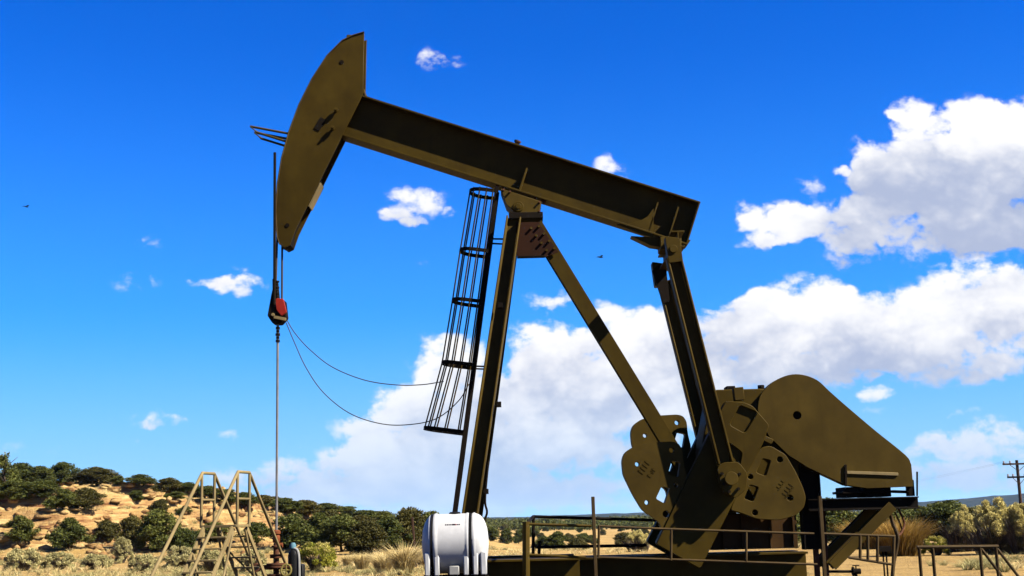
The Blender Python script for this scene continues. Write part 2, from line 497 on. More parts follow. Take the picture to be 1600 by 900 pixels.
M_RABBIT = leafmat('rabbitbrush_foliage', [(0.15, (0.14, 0.17, 0.016)), (0.5, (0.36, 0.37, 0.036)), (0.85, (0.70, 0.58, 0.06))], transl=0.3)
M_FLOWER = leafmat('rabbitbrush_flower', [(0.15, (0.44, 0.36, 0.08)), (0.5, (0.74, 0.60, 0.16)), (0.85, (0.95, 0.80, 0.28))], transl=0.3)
M_STRAW = leafmat('dry_grass', [(0.15, (0.52, 0.36, 0.12)), (0.5, (1.0, 0.76, 0.31)), (0.85, (1.45, 1.18, 0.58))], transl=0.4)
M_SAGE = leafmat('sagebrush', [(0.15, (0.20, 0.175, 0.062)), (0.5, (0.48, 0.42, 0.16)), (0.85, (0.80, 0.69, 0.29))], transl=0.2)
M_BRUSH = leafmat('pale_brush_foliage', [(0.15, (0.42, 0.34, 0.09)), (0.5, (0.86, 0.72, 0.22)), (0.85, (1.25, 1.05, 0.40))], transl=0.3)
M_AMBER = leafmat('amber_brush', [(0.15, (0.20, 0.10, 0.02)), (0.5, (0.42, 0.23, 0.045)), (0.85, (0.60, 0.37, 0.08))], transl=0.3)
M_SAGEDARK = leafmat('grey_brush', [(0.15, (0.05, 0.042, 0.018)), (0.5, (0.12, 0.10, 0.04)), (0.85, (0.22, 0.18, 0.07))], transl=0.1)
M_TWIG = leafmat('grey_twigs', [(0.2, (0.07, 0.05, 0.035)), (0.8, (0.16, 0.12, 0.08))], transl=0.0)

# ------------------------------------------------------------------ terrain
_rs = np.random.RandomState(7)
_G = _rs.rand(256, 256)
def vnoise(x, y):
    xi, yi = np.floor(x).astype(int), np.floor(y).astype(int)
    fx, fy = x - xi, y - yi
    fx, fy = fx * fx * (3 - 2 * fx), fy * fy * (3 - 2 * fy)
    a, b = _G[xi % 256, yi % 256], _G[(xi + 1) % 256, yi % 256]
    c, d = _G[xi % 256, (yi + 1) % 256], _G[(xi + 1) % 256, (yi + 1) % 256]
    return (a * (1 - fx) + b * fx) * (1 - fy) + (c * (1 - fx) + d * fx) * fy
def fbm(x, y, oct=5):
    s, a, t = 0, 0.5, 0
    for i in range(oct):
        s = s + a * vnoise(x * 2 ** i + 17 * i, y * 2 ** i + 31 * i); t += a; a *= 0.5
    return s / t
def sstep(x, a, b):
    t = np.clip((x - a) / (b - a), 0, 1)
    return t * t * (3 - 2 * t)

_CU = [-1.5, -0.8, -0.5, -0.4, -0.32, -0.275, -0.21, -0.15, -0.07, 0.0, 0.06, 1.5]
_CH = [9.5, 9.5, 9.0, 7.7, 7.2, 6.4, 4.6, 2.9, 1.6, 0.2, 0.0, 0.0]
def height(x, y):
    x, y = np.asarray(x, float), np.asarray(y, float)
    u = x / np.maximum(y, 5.0)
    H = np.interp(u, _CU, _CH) * sstep(y, 5, 40)
    wob = (fbm(x / 26 + 3, y / 26, 4) - 0.5)
    yy = y + wob * 46
    s = sstep(yy, 74, 142)
    back = 1 - 0.75 * sstep(yy, 165, 420)
    hill = H * s * back + (fbm(x / 9, y / 9, 4) - 0.5) * 1.5 * s * np.clip(H / 4, 0, 1)
    st = 1.45
    z = hill / st + (fbm(x / 14 + 9, y / 14 + 5, 3) - 0.5) * 1.4
    fl = np.floor(z)
    ter = (fl + sstep(z - fl, 0.84, 0.98)) * st - (z * st - hill)
    rough = (fbm(x / 3.1 + 40, y / 3.1, 4) - 0.5) * 1.0 + (fbm(x / 1.1, y / 1.1 + 9, 3) - 0.5) * 0.5
    k = 0.9 * sstep(hill, 0.5, 1.5)
    hill = hill * (1 - k) + ter * k + rough * k * 0.75
    drop = -2.4 * sstep(y, 60, 150) * (1 - np.clip(H / 2.5, 0, 1))
    base = (fbm(x / 30, y / 30, 4) - 0.5) * 0.35 + (fbm(x / 2.2, y / 2.2, 3) - 0.5) * 0.10
    far = (fbm(x / 400, y / 400, 4) - 0.5) * 10 * sstep(np.hypot(x, y), 250, 1500)
    return hill + drop + base * sstep(np.hypot(x, y), 3, 12) + far - 0.1

def ground_hit(px, py, y0=29.0, y1=420.0):
    d = ray(px, py)
    ys = np.arange(y0, y1, 0.4)
    diff = height(d.x * ys, ys) - (EYE + d.z * ys)
    idx = np.nonzero(diff >= 0)[0]
    i = idx[0] if len(idx) else int(np.argmax(diff - ys * 1e-4))
    return Vector((d.x * ys[i], ys[i], float(height(d.x * ys[i], ys[i]))))

def grid_mesh(name, az, rad, hfun, mat, smooth=True):
    A, Rr = np.meshgrid(az, rad, indexing='ij')
    X, Y = np.sin(A) * Rr, np.cos(A) * Rr
    Z = hfun(X, Y)
    na, nr = A.shape
    vs = np.stack([X, Y, Z], -1).reshape(-1, 3)
    i, j = np.meshgrid(np.arange(na - 1), np.arange(nr - 1), indexing='ij')
    a = (i * nr + j).ravel(); b = a + nr
    q = np.stack([a, b, b + 1, a + 1], -1)
    me = bpy.data.meshes.new(name)
    me.vertices.add(len(vs)); me.vertices.foreach_set('co', vs.ravel())
    me.loops.add(q.size); me.loops.foreach_set('vertex_index', q.ravel())
    me.polygons.add(len(q)); me.polygons.foreach_set('loop_start', np.arange(0, q.size, 4))
    me.update(calc_edges=True); me.validate()
    if smooth: me.shade_smooth()
    me.materials.append(mat)
    o = bpy.data.objects.new(name, me); link(o)
    return o

def ground_material():
    m, nt, b = new_mat('desert_ground')
    big = _noise(nt, 0.06, 6, 0.6)
    col = _ramp(nt, big, [(0.30, (0.165, 0.102, 0.030)), (0.55, (0.243, 0.160, 0.054)), (0.75, (0.289, 0.206, 0.082))])
    med = _noise(nt, 0.9, 7, 0.65)
    col = _mix(nt, _ramp(nt, med, [(0.50, (0, 0, 0)), (0.64, (0.532, 0.532, 0.532))]), col, (0.1064, 0.0646, 0.02052))
    sc = _noise(nt, 0.25, 6, 0.7)
    col = _mix(nt, _ramp(nt, sc, [(0.56, (0, 0, 0)), (0.70, (0.456, 0.456, 0.456))]), col, (0.076, 0.05928, 0.02052))
    fine = _noise(nt, 7.0, 6, 0.75)
    col = _mix(nt, _ramp(nt, fine, [(0.35, (0.342, 0.342, 0.342)), (0.55, (0, 0, 0))]), col, (0.0684, 0.03496, 0.01064))
    # bare rock on the steep ledges
    g = nt.nodes.new('ShaderNodeNewGeometry'); sx = nt.nodes.new('ShaderNodeSeparateXYZ')
    nt.links.new(g.outputs['Normal'], sx.inputs[0])
    rock = _ramp(nt, _noise(nt, 1.0, 6, 0.65, 'Object', (0.35, 0.35, 3.0)), [(0.38, (0.076, 0.03192, 0.0114)), (0.5, (0.1672, 0.098, 0.036)), (0.62, (0.2508, 0.175, 0.071))])
    col = _mix(nt, _ramp(nt, sx.outputs['Z'], [(0.74, (1, 1, 1)), (0.92, (0, 0, 0))]), col, rock)
    nt.links.new(col, b.inputs['Base Color'])
    b.inputs['Roughness'].default_value = 0.95
    b.inputs['Specular IOR Level'].default_value = 0.1
    _bump(nt, b, _noise(nt, 3.5, 8, 0.7), 0.9, 0.22)
    return m
M_GROUND = ground_material()
az = np.concatenate([np.radians(np.arange(-180, -36, 4.0)), np.radians(np.arange(-36, 36.01, 0.1)), np.radians(np.arange(40, 181, 4.0))])
rad = np.concatenate([[0.01, 2, 5, 9, 14, 19, 24], np.geomspace(28, 240, 430), np.geomspace(255, 9000, 60)])
ground = grid_mesh('ground', az, rad, height, M_GROUND)
ground['kind'] = 'structure'
def pad_material():  # added pad, never in view; dark gravel cuts light bounced off the ground
    m, nt, b = new_mat('bounce_cut_gravel')
    col = _ramp(nt, _noise(nt, 0.5, 8, 0.7), [(0.35, (0.027, 0.019, 0.012)), (0.6, (0.05, 0.036, 0.022))])
    col = _mix(nt, _ramp(nt, _noise(nt, 30, 4), [(0.5, (0, 0, 0)), (0.62, (0.5, 0.5, 0.5))]), col, (0.08, 0.06, 0.04))
    nt.links.new(col, b.inputs['Base Color']); b.inputs['Roughness'].default_value = 0.95
    b.inputs['Specular IOR Level'].default_value = 0.05
    _bump(nt, b, _noise(nt, 35, 4), 0.6, 0.02)
    return m
pad_v, pad_f = [], []
for j in range(31):
    for i in range(61):
        x, y = -34 + 68 * i / 60 + 0.5 * math.sin(j * 1.3), -34 + 62.4 * j / 30 + 0.35 * math.sin(i * 0.9) * (j > 28)
        pad_v.append((x, y, 0.0))
_pv = np.array(pad_v); _pv[:, 2] = np.maximum(height(_pv[:, 0], _pv[:, 1]), -0.02) + 0.12
pad_v = [tuple(v) for v in _pv]
for j in range(30):
    for i in range(60):
        a = j * 61 + i; pad_f.append((a, a + 1, a + 62, a + 61))
pm_ = bpy.data.meshes.new('unseen_dark_pad'); pm_.from_pydata(pad_v, [], pad_f); pm_.materials.append(pad_material()); pm_.shade_smooth()
pad = link(bpy.data.objects.new('unseen_dark_pad', pm_)); pad['kind'] = 'structure'

def ridge_material():
    m, nt, b = new_mat('wooded_ridge')
    col = _ramp(nt, _noise(nt, 0.02, 8, 0.7), [(0.45, (0.0065, 0.008, 0.006)), (0.60, (0.014, 0.0147, 0.0103)), (0.70, (0.048, 0.037, 0.026))])
    nt.links.new(col, b.inputs['Base Color']); b.inputs['Roughness'].default_value = 1.0
    b.inputs['Specular IOR Level'].default_value = 0.0
    return m
_RU = [-0.2, -0.05, 0.02, 0.1, 0.2, 0.28, 0.33, 0.37, 0.42, 0.5, 0.7]
_RE = [2, 5, 4, 6, 5, 8, 12.5, 17, 23, 28, 20]
def ridge_h(X, Y):
    u = X / np.maximum(Y, 1)
    R = np.hypot(X, Y)
    e = np.interp(u, _RU, _RE) + (fbm(u * 60, u * 0 + 2, 4) - 0.5) * 2.5
    top = EYE + e / F_PX * 3600
    return -8 + (top + 8) * sstep(R, 3100, 3900) + (fbm(X / 90, Y / 90, 4) - 0.5) * 5 - 0.004 * np.maximum(R - 3900, 0)
ridge = grid_mesh('far_ridge', np.radians(np.arange(-14, 36, 0.1)), np.linspace(3050, 5200, 50), ridge_h, ridge_material())
ridge['kind'] = 'structure'

# ------------------------------------------------------------------ the pumpjack
Y0 = 26.5
base = P(960, 900, Y0); base.z = 0.0
pj = thing('pumpjack', 'olive drab oil pumpjack with tilted walking beam and raised horsehead', 'pumpjack', base)

# walking beam
D0, D1 = P(553, 185, Y0), P(1080, 352, Y0)
axis = (D1 - D0).normalized(); nrm = Vector((-axis.z, 0, axis.x))
beam = build('walking_beam', MB().ibeam(D0 - axis * 0.1, D1, 0.98, 0.48, 0.035, 0.03, nrm), M_OL, pj, 0.004)
def on_beam(px, off):              # a point along the beam at picture x, off metres up from its middle
    a = P(px, 185 + (px - 553) * (352 - 185) / (1080 - 553), Y0)
    return a + nrm * off
def stiffener(px, lo, hi, th=0.03, dep=0.20, both=True):
    mb = MB()
    for sgn in ((-1, 1) if both else (-1,)):
        y = Y0 + sgn * (0.016 + dep / 2)
        a, b = on_beam(px, lo), on_beam(px, hi)
        a.y = b.y = y
        mb.bar(a, b, th, dep, axis)
    return mb
build('stiffener', stiffener(822, -0.452, 0.05, 0.03, 0.215), M_OL2, beam, 0.003)
build('stiffener', stiffener(1022, -0.452, 0.20), M_OL2, beam, 0.003)
build('stiffener', stiffener(1053, -0.452, 0.24), M_OL2, beam, 0.003)
a, b = on_beam(1080.9, -0.487), on_beam(1080.9, 0.487)
build('end_plate', MB().bar(a, b, 0.03, 0.476, axis), M_OL, beam, 0.003)
gus = []
for (gx, gy) in ((962, 350), (985, 349), (1000, 345), (1012, 338), (1021, 326), (1021, 371), (1000, 365)):
    gus.append((gx, gy))
build('gusset', MB().prism(XZ(gus, Y0 - 0.215), Y0 - 0.216, Y0 - 0.195), M_OL, beam, 0.003)
# keel under the rear end of the beam
build('rear_keel', MB().prism(XZ([(985, 371), (1078, 377), (1072, 386), (1030, 388), (1016, 386)], Y0), Y0 - 0.15, Y0 + 0.15), M_OL, beam, 0.004)
c = on_beam(795, 0.49)
build('grease_fitting', MB().cyl(c, c + nrm * 0.10, 0.05, 10).cyl(c + nrm * 0.10, c + nrm * 0.13, 0.075, 10), M_RUST, beam)
a, b = on_beam(578, 0.497), on_beam(1078, 0.497)
# bolts on the lower flange by the saddle
mb = MB()
for px in (788, 798, 848, 858, 862):
    c = on_beam(px, -0.488); c.y = Y0 - 0.12
    mb.cut().cyl(c - nrm * 0.07, c + nrm * 0.01, 0.03, 8)
build('saddle_bolt', mb, M_RUST, beam)

# horsehead
HH = [(569, 50), (552, 55), (535, 63), (511, 87), (487, 124), (467, 164), (451, 207), (440, 247), (433.5, 287), (431, 331), (433, 370), (437, 382), (445, 387), (453, 383), (461, 360), (541, 199), (567, 147)]
_c = curve_pts([Vector((x, y, 0)) for x, y in HH[2:11]], 4)
HH = HH[:2] + [(v.x, v.y) for v in _c] + HH[11:]
hhxz = XZ(HH, Y0 - 0.25)
_n = len(hhxz)
hh = build('horsehead', MB().prism(hhxz, Y0 - 0.25, Y0 - 0.21), M_OL, pj, 0.005)
build('far_cheek', MB().prism(hhxz, Y0 + 0.21, Y0 + 0.25), M_OL, hh, 0.005)
shade_core = [(x - 0.075 if i in (0, _n - 3, _n - 2, _n - 1) else x + 0.01, z) for i, (x, z) in enumerate(hhxz)]
shade_core[0] = (shade_core[0][0], shade_core[0][1] - 0.03)
build('shade_core', MB().prism(shade_core, Y0 - 0.208, Y0 + 0.208), M_DARK, hh)  # shade inside the open back is put into this dark colour
rim = [(569, 50), (552, 55), (535, 63), (511, 87), (487, 124), (467, 164), (451, 207), (440, 247), (433.5, 287), (431, 331), (433, 370), (437, 382)]
for s in (-1, 1):
    pts = [Vector((x, Y0 + s * 0.262, z)) for x, z in XZ(rim, Y0 - 0.25)]
    build('arc_rim', MB().tube(pts, 0.014, 6), M_RAIL, hh)
# back plate seen from below, its cover painted lighter for a sunlit patch
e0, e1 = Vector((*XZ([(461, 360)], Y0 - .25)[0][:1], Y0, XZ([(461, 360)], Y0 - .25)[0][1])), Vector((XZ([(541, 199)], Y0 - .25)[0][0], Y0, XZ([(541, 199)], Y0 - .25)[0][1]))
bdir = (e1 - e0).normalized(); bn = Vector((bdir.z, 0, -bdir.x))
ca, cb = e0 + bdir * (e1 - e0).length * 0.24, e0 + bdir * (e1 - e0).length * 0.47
build('lit_patch_cover', MB().bar(ca + bn * 0.02, cb + bn * 0.02, 0.03, 0.40, bn), M_TANPIPE, hh, 0.004)
# bolts and lugs standing out of the near face
mb = MB()
def lug(px, py, r, out, Yf=Y0 - 0.25):
    c = P(px, py, Yf)
    mb.cut().cyl(c + Vector((0, 0.02, 0)), c - Vector((0, out, 0)), r, 10)
lug(534, 97, 0.045, 0.012); lug(449, 352, 0.045, 0.012)
build('face_bolt', mb, M_DARK, hh)
for (px, py) in ((526, 173), (521, 201)):
    mb = MB(); c = P(px, py, Y0 - 0.25)
    mb.cyl(c, c - Vector((0, 0.14, 0)), 0.028, 10).cyl(c - Vector((0, 0.05, 0)), c - Vector((0, 0.10, 0)), 0.055, 6)
    build('retaining_bolt', mb, M_OL2, hh)
c = P(500, 194, Y0 - 0.25)
mb = MB(); mb.bar(c + Vector((-0.07, -0.008, -0.12)), c + Vector((0.07, -0.008, 0.12)), 0.13, 0.016, (1, 0, 0))
build('bolt_shadow_plate', mb, M_DARK, hh)  # dark plate standing in for the cast shadow of the bolt
# flared wire guide sticking out of the front
g1 = [P(452, 209, Y0 - 0.22), P(391, 197.5, Y0 - 0.22), P(402, 207, Y0 - 0.22), P(447, 221, Y0 - 0.22)]
g2 = [v + Vector((0.0, 0.44, 0.0)) for v in g1]; g1 = [g1[0], g1[1], g1[2], g1[3]]
build('wire_guide', MB().tube(g1[::-1] + g2, 0.026, 8), M_OL2, hh)
mb = MB()
for (px, py) in ((566, 143), (545, 58)):
    c = P(px, py, Y0 - 0.25); mb.cut().box(c.x - 0.05, c.x + 0.05, c.y + 0.002, c.y + 0.498, c.z - 0.05, c.z + 0.06)
build('lifting_lug', mb, M_OL2, hh, 0.01)

# saddle bearing on top of the post
sb = build('saddle_bearing', MB().prism(XZ([(782, 294), (846, 315), (841, 337), (815, 335), (803, 330), (791, 319)], Y0 - 0.3), Y0 - 0.30, Y0 + 0.30), M_OL2, pj, 0.008)
c = P(810, 323, Y0 - 0.3)
build('bearing_cap', MB().cyl(c + Vector((0, 0.1, 0)), c - Vector((0, 0.035, 0)), 0.11, 18).cyl(c - Vector((0, 0.03, 0)), c - Vector((0, 0.05, 0)), 0.06, 14), M_OL, sb, 0.006)
mb = MB()
for px, py in ((787, 297), (797, 300), (843, 316), (843, 330)):
    c = P(px, py, Y0 - 0.3); mb.cut().cyl(c + Vector((0, .05, 0)), c - Vector((0, 0.05, 0)), 0.022, 8)
build('clamp_bolt', mb, M_RUST, sb)
q0, q1 = P(795, 338, Y0), P(848, 346, Y0)
build('post_cap', MB().box(q0.x, q1.x, Y0 - 0.34, Y0 + 0.34, q1.z, q0.z), M_DARK, pj, 0.006)

# samson post: two front legs, one rear leg
top = P(803, 346, Y0)
for s in (-1, 1):
    a = Vector((top.x, Y0 + s * 0.24, top.z)); 
    bq = P(724, 850, Y0 - 1.3)
    b = Vector((bq.x + (0 if s < 0 else 0.03), Y0 + s * 1.3, 0.9))
    lg = build('front_leg', MB().ibeam(a, b, 0.31, 0.36, 0.036, 0.022, (1, 0, 0)), M_OL2, pj, 0.014)
    build('foot_plate', MB().box(b.x - 0.28, b.x + 0.28, b.y - 0.22, b.y + 0.22, 0.86, 0.9), M_OL, lg, 0.004)
ra, rb = P(836, 352, Y0 - 0.1), P(1128, 830, Y0 - 0.1)
rl = build('rear_leg', MB().ibeam(ra, rb, 0.28, 0.30, 0.03, 0.02, (0, 1, 0)), M_OL, pj, 0.003)
gp = [(806, 347), (842, 347), (872, 394), (852, 402), (808, 402)]
gpl = build('gusset_plate', MB().prism(XZ(gp, Y0 - 0.30), Y0 - 0.305, Y0 - 0.28), M_RUSTRED, pj, 0.003, label='reddish brown gusset plate with rows of bolts')
mb = MB()
for k in range(4):
    for t in (0, 1):
        c = P(836 + k * 8 + t * 12 - 6, 357 + k * 11.5 - t * 3, Y0 - 0.305)
        mb.cut().cyl(c + Vector((0, 0.01, 0)), c - Vector((0, 0.05, 0)), 0.026, 8)
build('bolt', mb, M_OL2, gpl)
sh = XZ([(808, 402), (872, 394)], Y0 - 0.3)
build('gusset_flange', MB().bar((sh[0][0], Y0 - 0.30, sh[0][1]), (sh[1][0] - 0.28, Y0 - 0.30, sh[0][1]), 0.03, 0.14, (0, 0, 1)), M_DARK, gpl, 0.003)
# equalizer across the rear of the beam
eq = P(1048, 390, Y0)
mbq = MB().ibeam((eq.x, Y0 - 1.28, eq.z - 0.05), (eq.x, Y0 + 1.28, eq.z - 0.05), 0.34, 0.26, 0.03, 0.03, (0, 0, 1))
eqo = build('equalizer', mbq, M_OL, pj, 0.004)
c = P(1046, 384, Y0)
build('equalizer_bearing', MB().box(c.x - 0.22, c.x + 0.22, Y0 - 0.28, Y0 + 0.28, c.z - 0.12, c.z + 0.14).cyl((c.x, Y0 - 0.33, c.z), (c.x, Y0 + 0.33, c.z), 0.10, 16), M_OL2, eqo, 0.01)

def pitman(s):
    yc = Y0 + s * 1.3
    # the near pitman as measured; the far one is the same arm 2.6 m further back
    yn = Y0 - 1.3
    a, b = P(1052, 402, yn), P(1133, 724, yn)
    a.y = b.y = yc
    if s > 0: a.x += 0.11; b.x += 0.11
    pm = build('pitman_arm', MB().ibeam(a, b, 0.31, 0.25, 0.045, 0.03, (1, 0, 0)), M_OL2, pj, 0.014)
    t = P(1051, 391, yn)
    hd = MB().prism(rounded(XZ([(1038, 371), (1061, 374), (1066, 410), (1044, 413)], yn), 0.04), yc - 0.13, yc + 0.13)
    hd.cyl((t.x, yc - 0.16, t.z), (t.x, yc + 0.16, t.z), 0.08, 14)
    build('pitman_head', hd, M_OL, pm, 0.006)
    p = P(1140, 748, yn)
    bx = MB().prism(rounded(XZ([(1118, 731), (1128, 723), (1152, 722), (1166, 740), (1164, 765), (1148, 779), (1128, 768)], yn), 0.07), yc - 0.15, yc + 0.15)
    bh = build('pin_bearing', bx, M_OL, pm, 0.008)
    build('crank_pin', MB().cyl((p.x, yc - s * 0.45, p.z), (p.x, yc + s * 0.19, p.z), 0.085, 18).cyl((p.x, yc + s * 0.19, p.z), (p.x, yc + s * 0.24, p.z), 0.13, 18), M_OL2, pm, 0.006)
    mb = MB()
    for dx, dz in ((-0.17, 0.1), (0.17, 0.08), (-0.05, -0.25), (0.13, -0.2), (-0.15, -0.1)):
        mb.cut().cyl((p.x + dx, yc + s * 0.13, p.z + dz), (p.x + dx, yc + s * 0.2, p.z + dz), 0.03, 8)
    build('bolt', mb, M_DARK, pm)
    return pm
pitman(-1)
fp = pitman(1)
c = P(1030, 445, Y0 + 1.3)
build('brake_bracket', MB().prism(XZ([(1019, 424), (1026, 416), (1040, 414), (1046, 470), (1036, 476), (1028, 452)], Y0 + 1.15), Y0 + 1.1, Y0 + 1.16), M_DARK, fp, 0.004)

# cranks with counterweights
CR = [(1124, 645), (1135, 626), (1164, 629), (1176, 634), (1202, 664), (1193, 691), (1094, 889), (1025, 850)]
yn0 = Y0 - 1.08
pocket1 = rounded(XZ([(1156, 633), (1140, 664), (1164, 677), (1184, 644)], yn0), 0.06)
pocket2 = rounded(XZ([(1128, 691), (1140, 692), (1160, 707), (1156, 728), (1143, 748), (1118, 720)], yn0), 0.06)
WL = [(972, 719), (976, 707), (989, 698), (1015, 691.5), (1050, 689.5), (1060, 692), (1066, 701), (1068, 722), (1074, 746), (1034, 830), (1032, 817), (1004, 797), (989, 772), (974, 741)]
WLh = [circ(1050, 703, 4.2, yn0), circ(996, 725, 3.6, yn0), circ(1056.5, 758, 3.8, yn0), circ(1011, 785, 3.6, yn0), circ(1041, 803, 5.5, yn0),
       rounded(XZ([(1050, 719), (1064, 722), (1060, 746), (1044, 741)], yn0), 0.04), rounded(XZ([(1034, 760), (1047, 762), (1039, 787), (1025, 779)], yn0), 0.04)]
WR = [(1178, 716), (1190, 699), (1204, 696), (1228, 710), (1244, 737), (1255, 761), (1260, 777), (1257, 793), (1244, 806), (1217, 813), (1183, 811), (1157, 801), (1141, 797), (1150, 776)]
WRh = [circ(1219, 718, 4.6, yn0), circ(1173, 745, 4.0, yn0), circ(1235, 778, 4.6, yn0), circ(1180, 801, 4.4, yn0),
       rounded(XZ([(1192, 716), (1205, 719), (1197, 744), (1182, 738)], yn0), 0.04), rounded(XZ([(1172, 757), (1186, 761), (1177, 784), (1163, 779)], yn0), 0.04)]
crdir = (Vector((*XZ([(1164, 640)], yn0)[0], 0)) - Vector((*XZ([(1060, 860)], yn0)[0], 0))).normalized()

def marks(px, py, ang, Yf, rows):      # worn cast lettering: raised strokes nobody can read
    mb = MB(); c = P(px, py, Yf)
    ca, sa = math.cos(ang), math.sin(ang)
    rnd = random.Random(int(px))
    for r, (n, hh_) in enumerate(rows):
        for k in range(n):
            lx, lz = (k - n / 2) * 0.075, -r * 0.16
            for (ax, az_, bx, bz) in (((0, 0, 0, hh_), (0, hh_, 0.045, hh_ * 0.8)) if rnd.random() < .6 else ((0.02, 0, 0.04, hh_), (0, hh_ * .5, 0.05, hh_ * .5))):
                a = Vector((c.x + (lx + ax) * ca - (lz + az_) * sa, Yf + 0.004, c.z + (lx + ax) * sa + (lz + az_) * ca))
                b = Vector((c.x + (lx + bx) * ca - (lz + bz) * sa, Yf + 0.004, c.z + (lx + bx) * sa + (lz + bz) * ca))
                mb.bar(a, b, 0.018, 0.022, (0.3, 0, 0.9))
    return mb

def shifted(poly, t, off): return [(x + off.x * t, z + off.y * t) for x, z in poly]

def crank(s):
    f0 = yn0 if s < 0 else Y0 + 1.08
    f1, fb = f0 - s * 0.055, f0 - s * 0.34
    outl = XZ(CR, yn0)
    ck = build('crank', MB().prism(rounded(outl, 0.05, 2), f0, f1, [pocket1, pocket2]).prism(rounded(outl, 0.05, 2), f1 - s * 0.002, fb), M_OL, pj, 0.018)
    sh_ = P(1163, 655, yn0)
    build('crank_shaft', MB().cyl((sh_.x, fb + s * 0.02, sh_.z), (sh_.x, Y0 + s * 0.3, sh_.z), 0.2, 20), M_DARK, ck)
    for nm, poly, holes, t in (('counterweight', WL, WLh, 0.0 if s < 0 else 0.76), ('counterweight', WR, WRh, 0.0)):
        o2 = shifted(XZ(poly, yn0), t, crdir)
        hs_ = [shifted(h, t, crdir) for h in holes]
        w0, w1 = f0 - s * 0.03, f0 - s * 0.31
        cw = build(nm, MB().prism(rounded(o2, 0.07, 3), w0, w1, hs_), M_OL2, ck, 0.022)
        if poly is WL:
            dx = P(1014, 731, yn0); m_ = marks(1012, 731, math.radians(52), w0, [(4, 0.12), (3, 0.08)])
        else:
            m_ = marks(1226, 765, math.radians(232), w0, [(4, 0.12), (3, 0.08)])
        if s < 0: build('cast_marks', m_, M_OL2, cw)
        mb = MB()
        for h in (hs_[2], hs_[1]):
            hx = sum(q[0] for q in h) / len(h); hz = sum(q[1] for q in h) / len(h)
            mb.cut().cyl((hx, w0 + s * -0.06, hz), (hx, w0 - s * 0.2, hz), 0.03, 8)
        if poly is WR: build('weight_bolt', mb, M_DARK, cw)
    if s < 0:
        q = P(1199, 686, yn0)
        build('adjusting_screw', MB().bar((q.x - 0.1, f0 + 0.12, q.z + 0.05), (q.x + 0.11, f0 + 0.12, q.z - 0.06), 0.11, 0.16), M_OL2, ck, 0.012)
        q = P(1155, 616, yn0)
        build('weight_stop', MB().bar((q.x + .01, f0 + 0.10, q.z - 0.12), (q.x - 0.01, f0 + 0.10, q.z + 0.14), 0.2, 0.2, (1, 0, 0)), M_OL2, ck, 0.012)
    return ck
crank(-1); crank(1)

# gear box on its pedestal
yg = Y0 - 0.5
gb = build('gearbox', MB().prism(rounded(XZ([(1112, 609), (1196, 607), (1238, 640), (1250, 700), (1244, 800), (1108, 800), (1096, 700)], yg), 0.12), yg, Y0 + 0.5), M_OL, pj, 0.02)
mb = MB()
q = P(1143, 611, yg); mb.box(q.x - 0.09, q.x + 0.09, yg + 0.05, yg + 0.4, q.z - 0.09, q.z + 0.11)
q = P(1192, 604, yg); mb.cut().cyl((q.x, yg + 0.2, q.z - 0.05), (q.x, yg + 0.2, q.z + 0.05), 0.07, 12)
build('inspection_cover', mb, M_DARK, gb, 0.01)
x0, x1 = P(1110, 812, yg).x, P(1245, 812, yg).x
zt, zb = P(1180, 801, yg).z, 0.9
build('pedestal', MB().box(x0, x1, yg + 0.03, Y0 + 0.47, zb, zt - 0.01), M_PED, pj, 0.01, label='brown gearbox pedestal')
mb = MB()
for px in (1130, 1160, 1204, 1240):
    xx = P(px, 830, yg).x; mb.cut().box(xx - 0.02, xx + 0.02, yg - 0.05, yg + 0.028, zb + 0.002, zt - 0.05)
build('pedestal_rib', mb, M_PED, pj)
# skid
xs0, xs1 = P(728, 880, Y0 - 1.25).x - 0.35, P(1262, 880, Y0 - 0.6).x
xm = P(905, 880, Y0 - 1.2).x
for s in (-1, 1):
    build('skid_beam', MB().ibeam((xs0, Y0 + s * 1.3, 0.45), (xm, Y0 + s * 1.3, 0.45), 0.80, 0.42, 0.04, 0.03), M_OL, pj, 0.004)
    build('skid_beam', MB().ibeam((xm - 0.5, Y0 + s * 0.46, 0.43), (xs1, Y0 + s * 0.46, 0.43), 0.80, 0.46, 0.04, 0.03), M_OL, pj, 0.004)
mb = MB()
for xx in (xs0 + 0.2, xs0 + 1.3, xm - 0.12):
    mb.cut().box(xx - 0.1, xx + 0.1, Y0 - 1.27, Y0 + 1.27, 0.2, 0.78)
for k in range(4):
    xx = lerp(xm + 0.5, xs1 - 0.2, k / 3); mb.cut().box(xx - 0.1, xx + 0.1, Y0 - 0.43, Y0 + 0.43, 0.2, 0.78)
build('skid_cross_member', mb, M_OL, pj)
build('skid_deck', MB().box(xs0 + 0.4, xm - 0.02, Y0 - 1.1, Y0 + 1.1, 0.785, 0.81), M_DARK, pj)

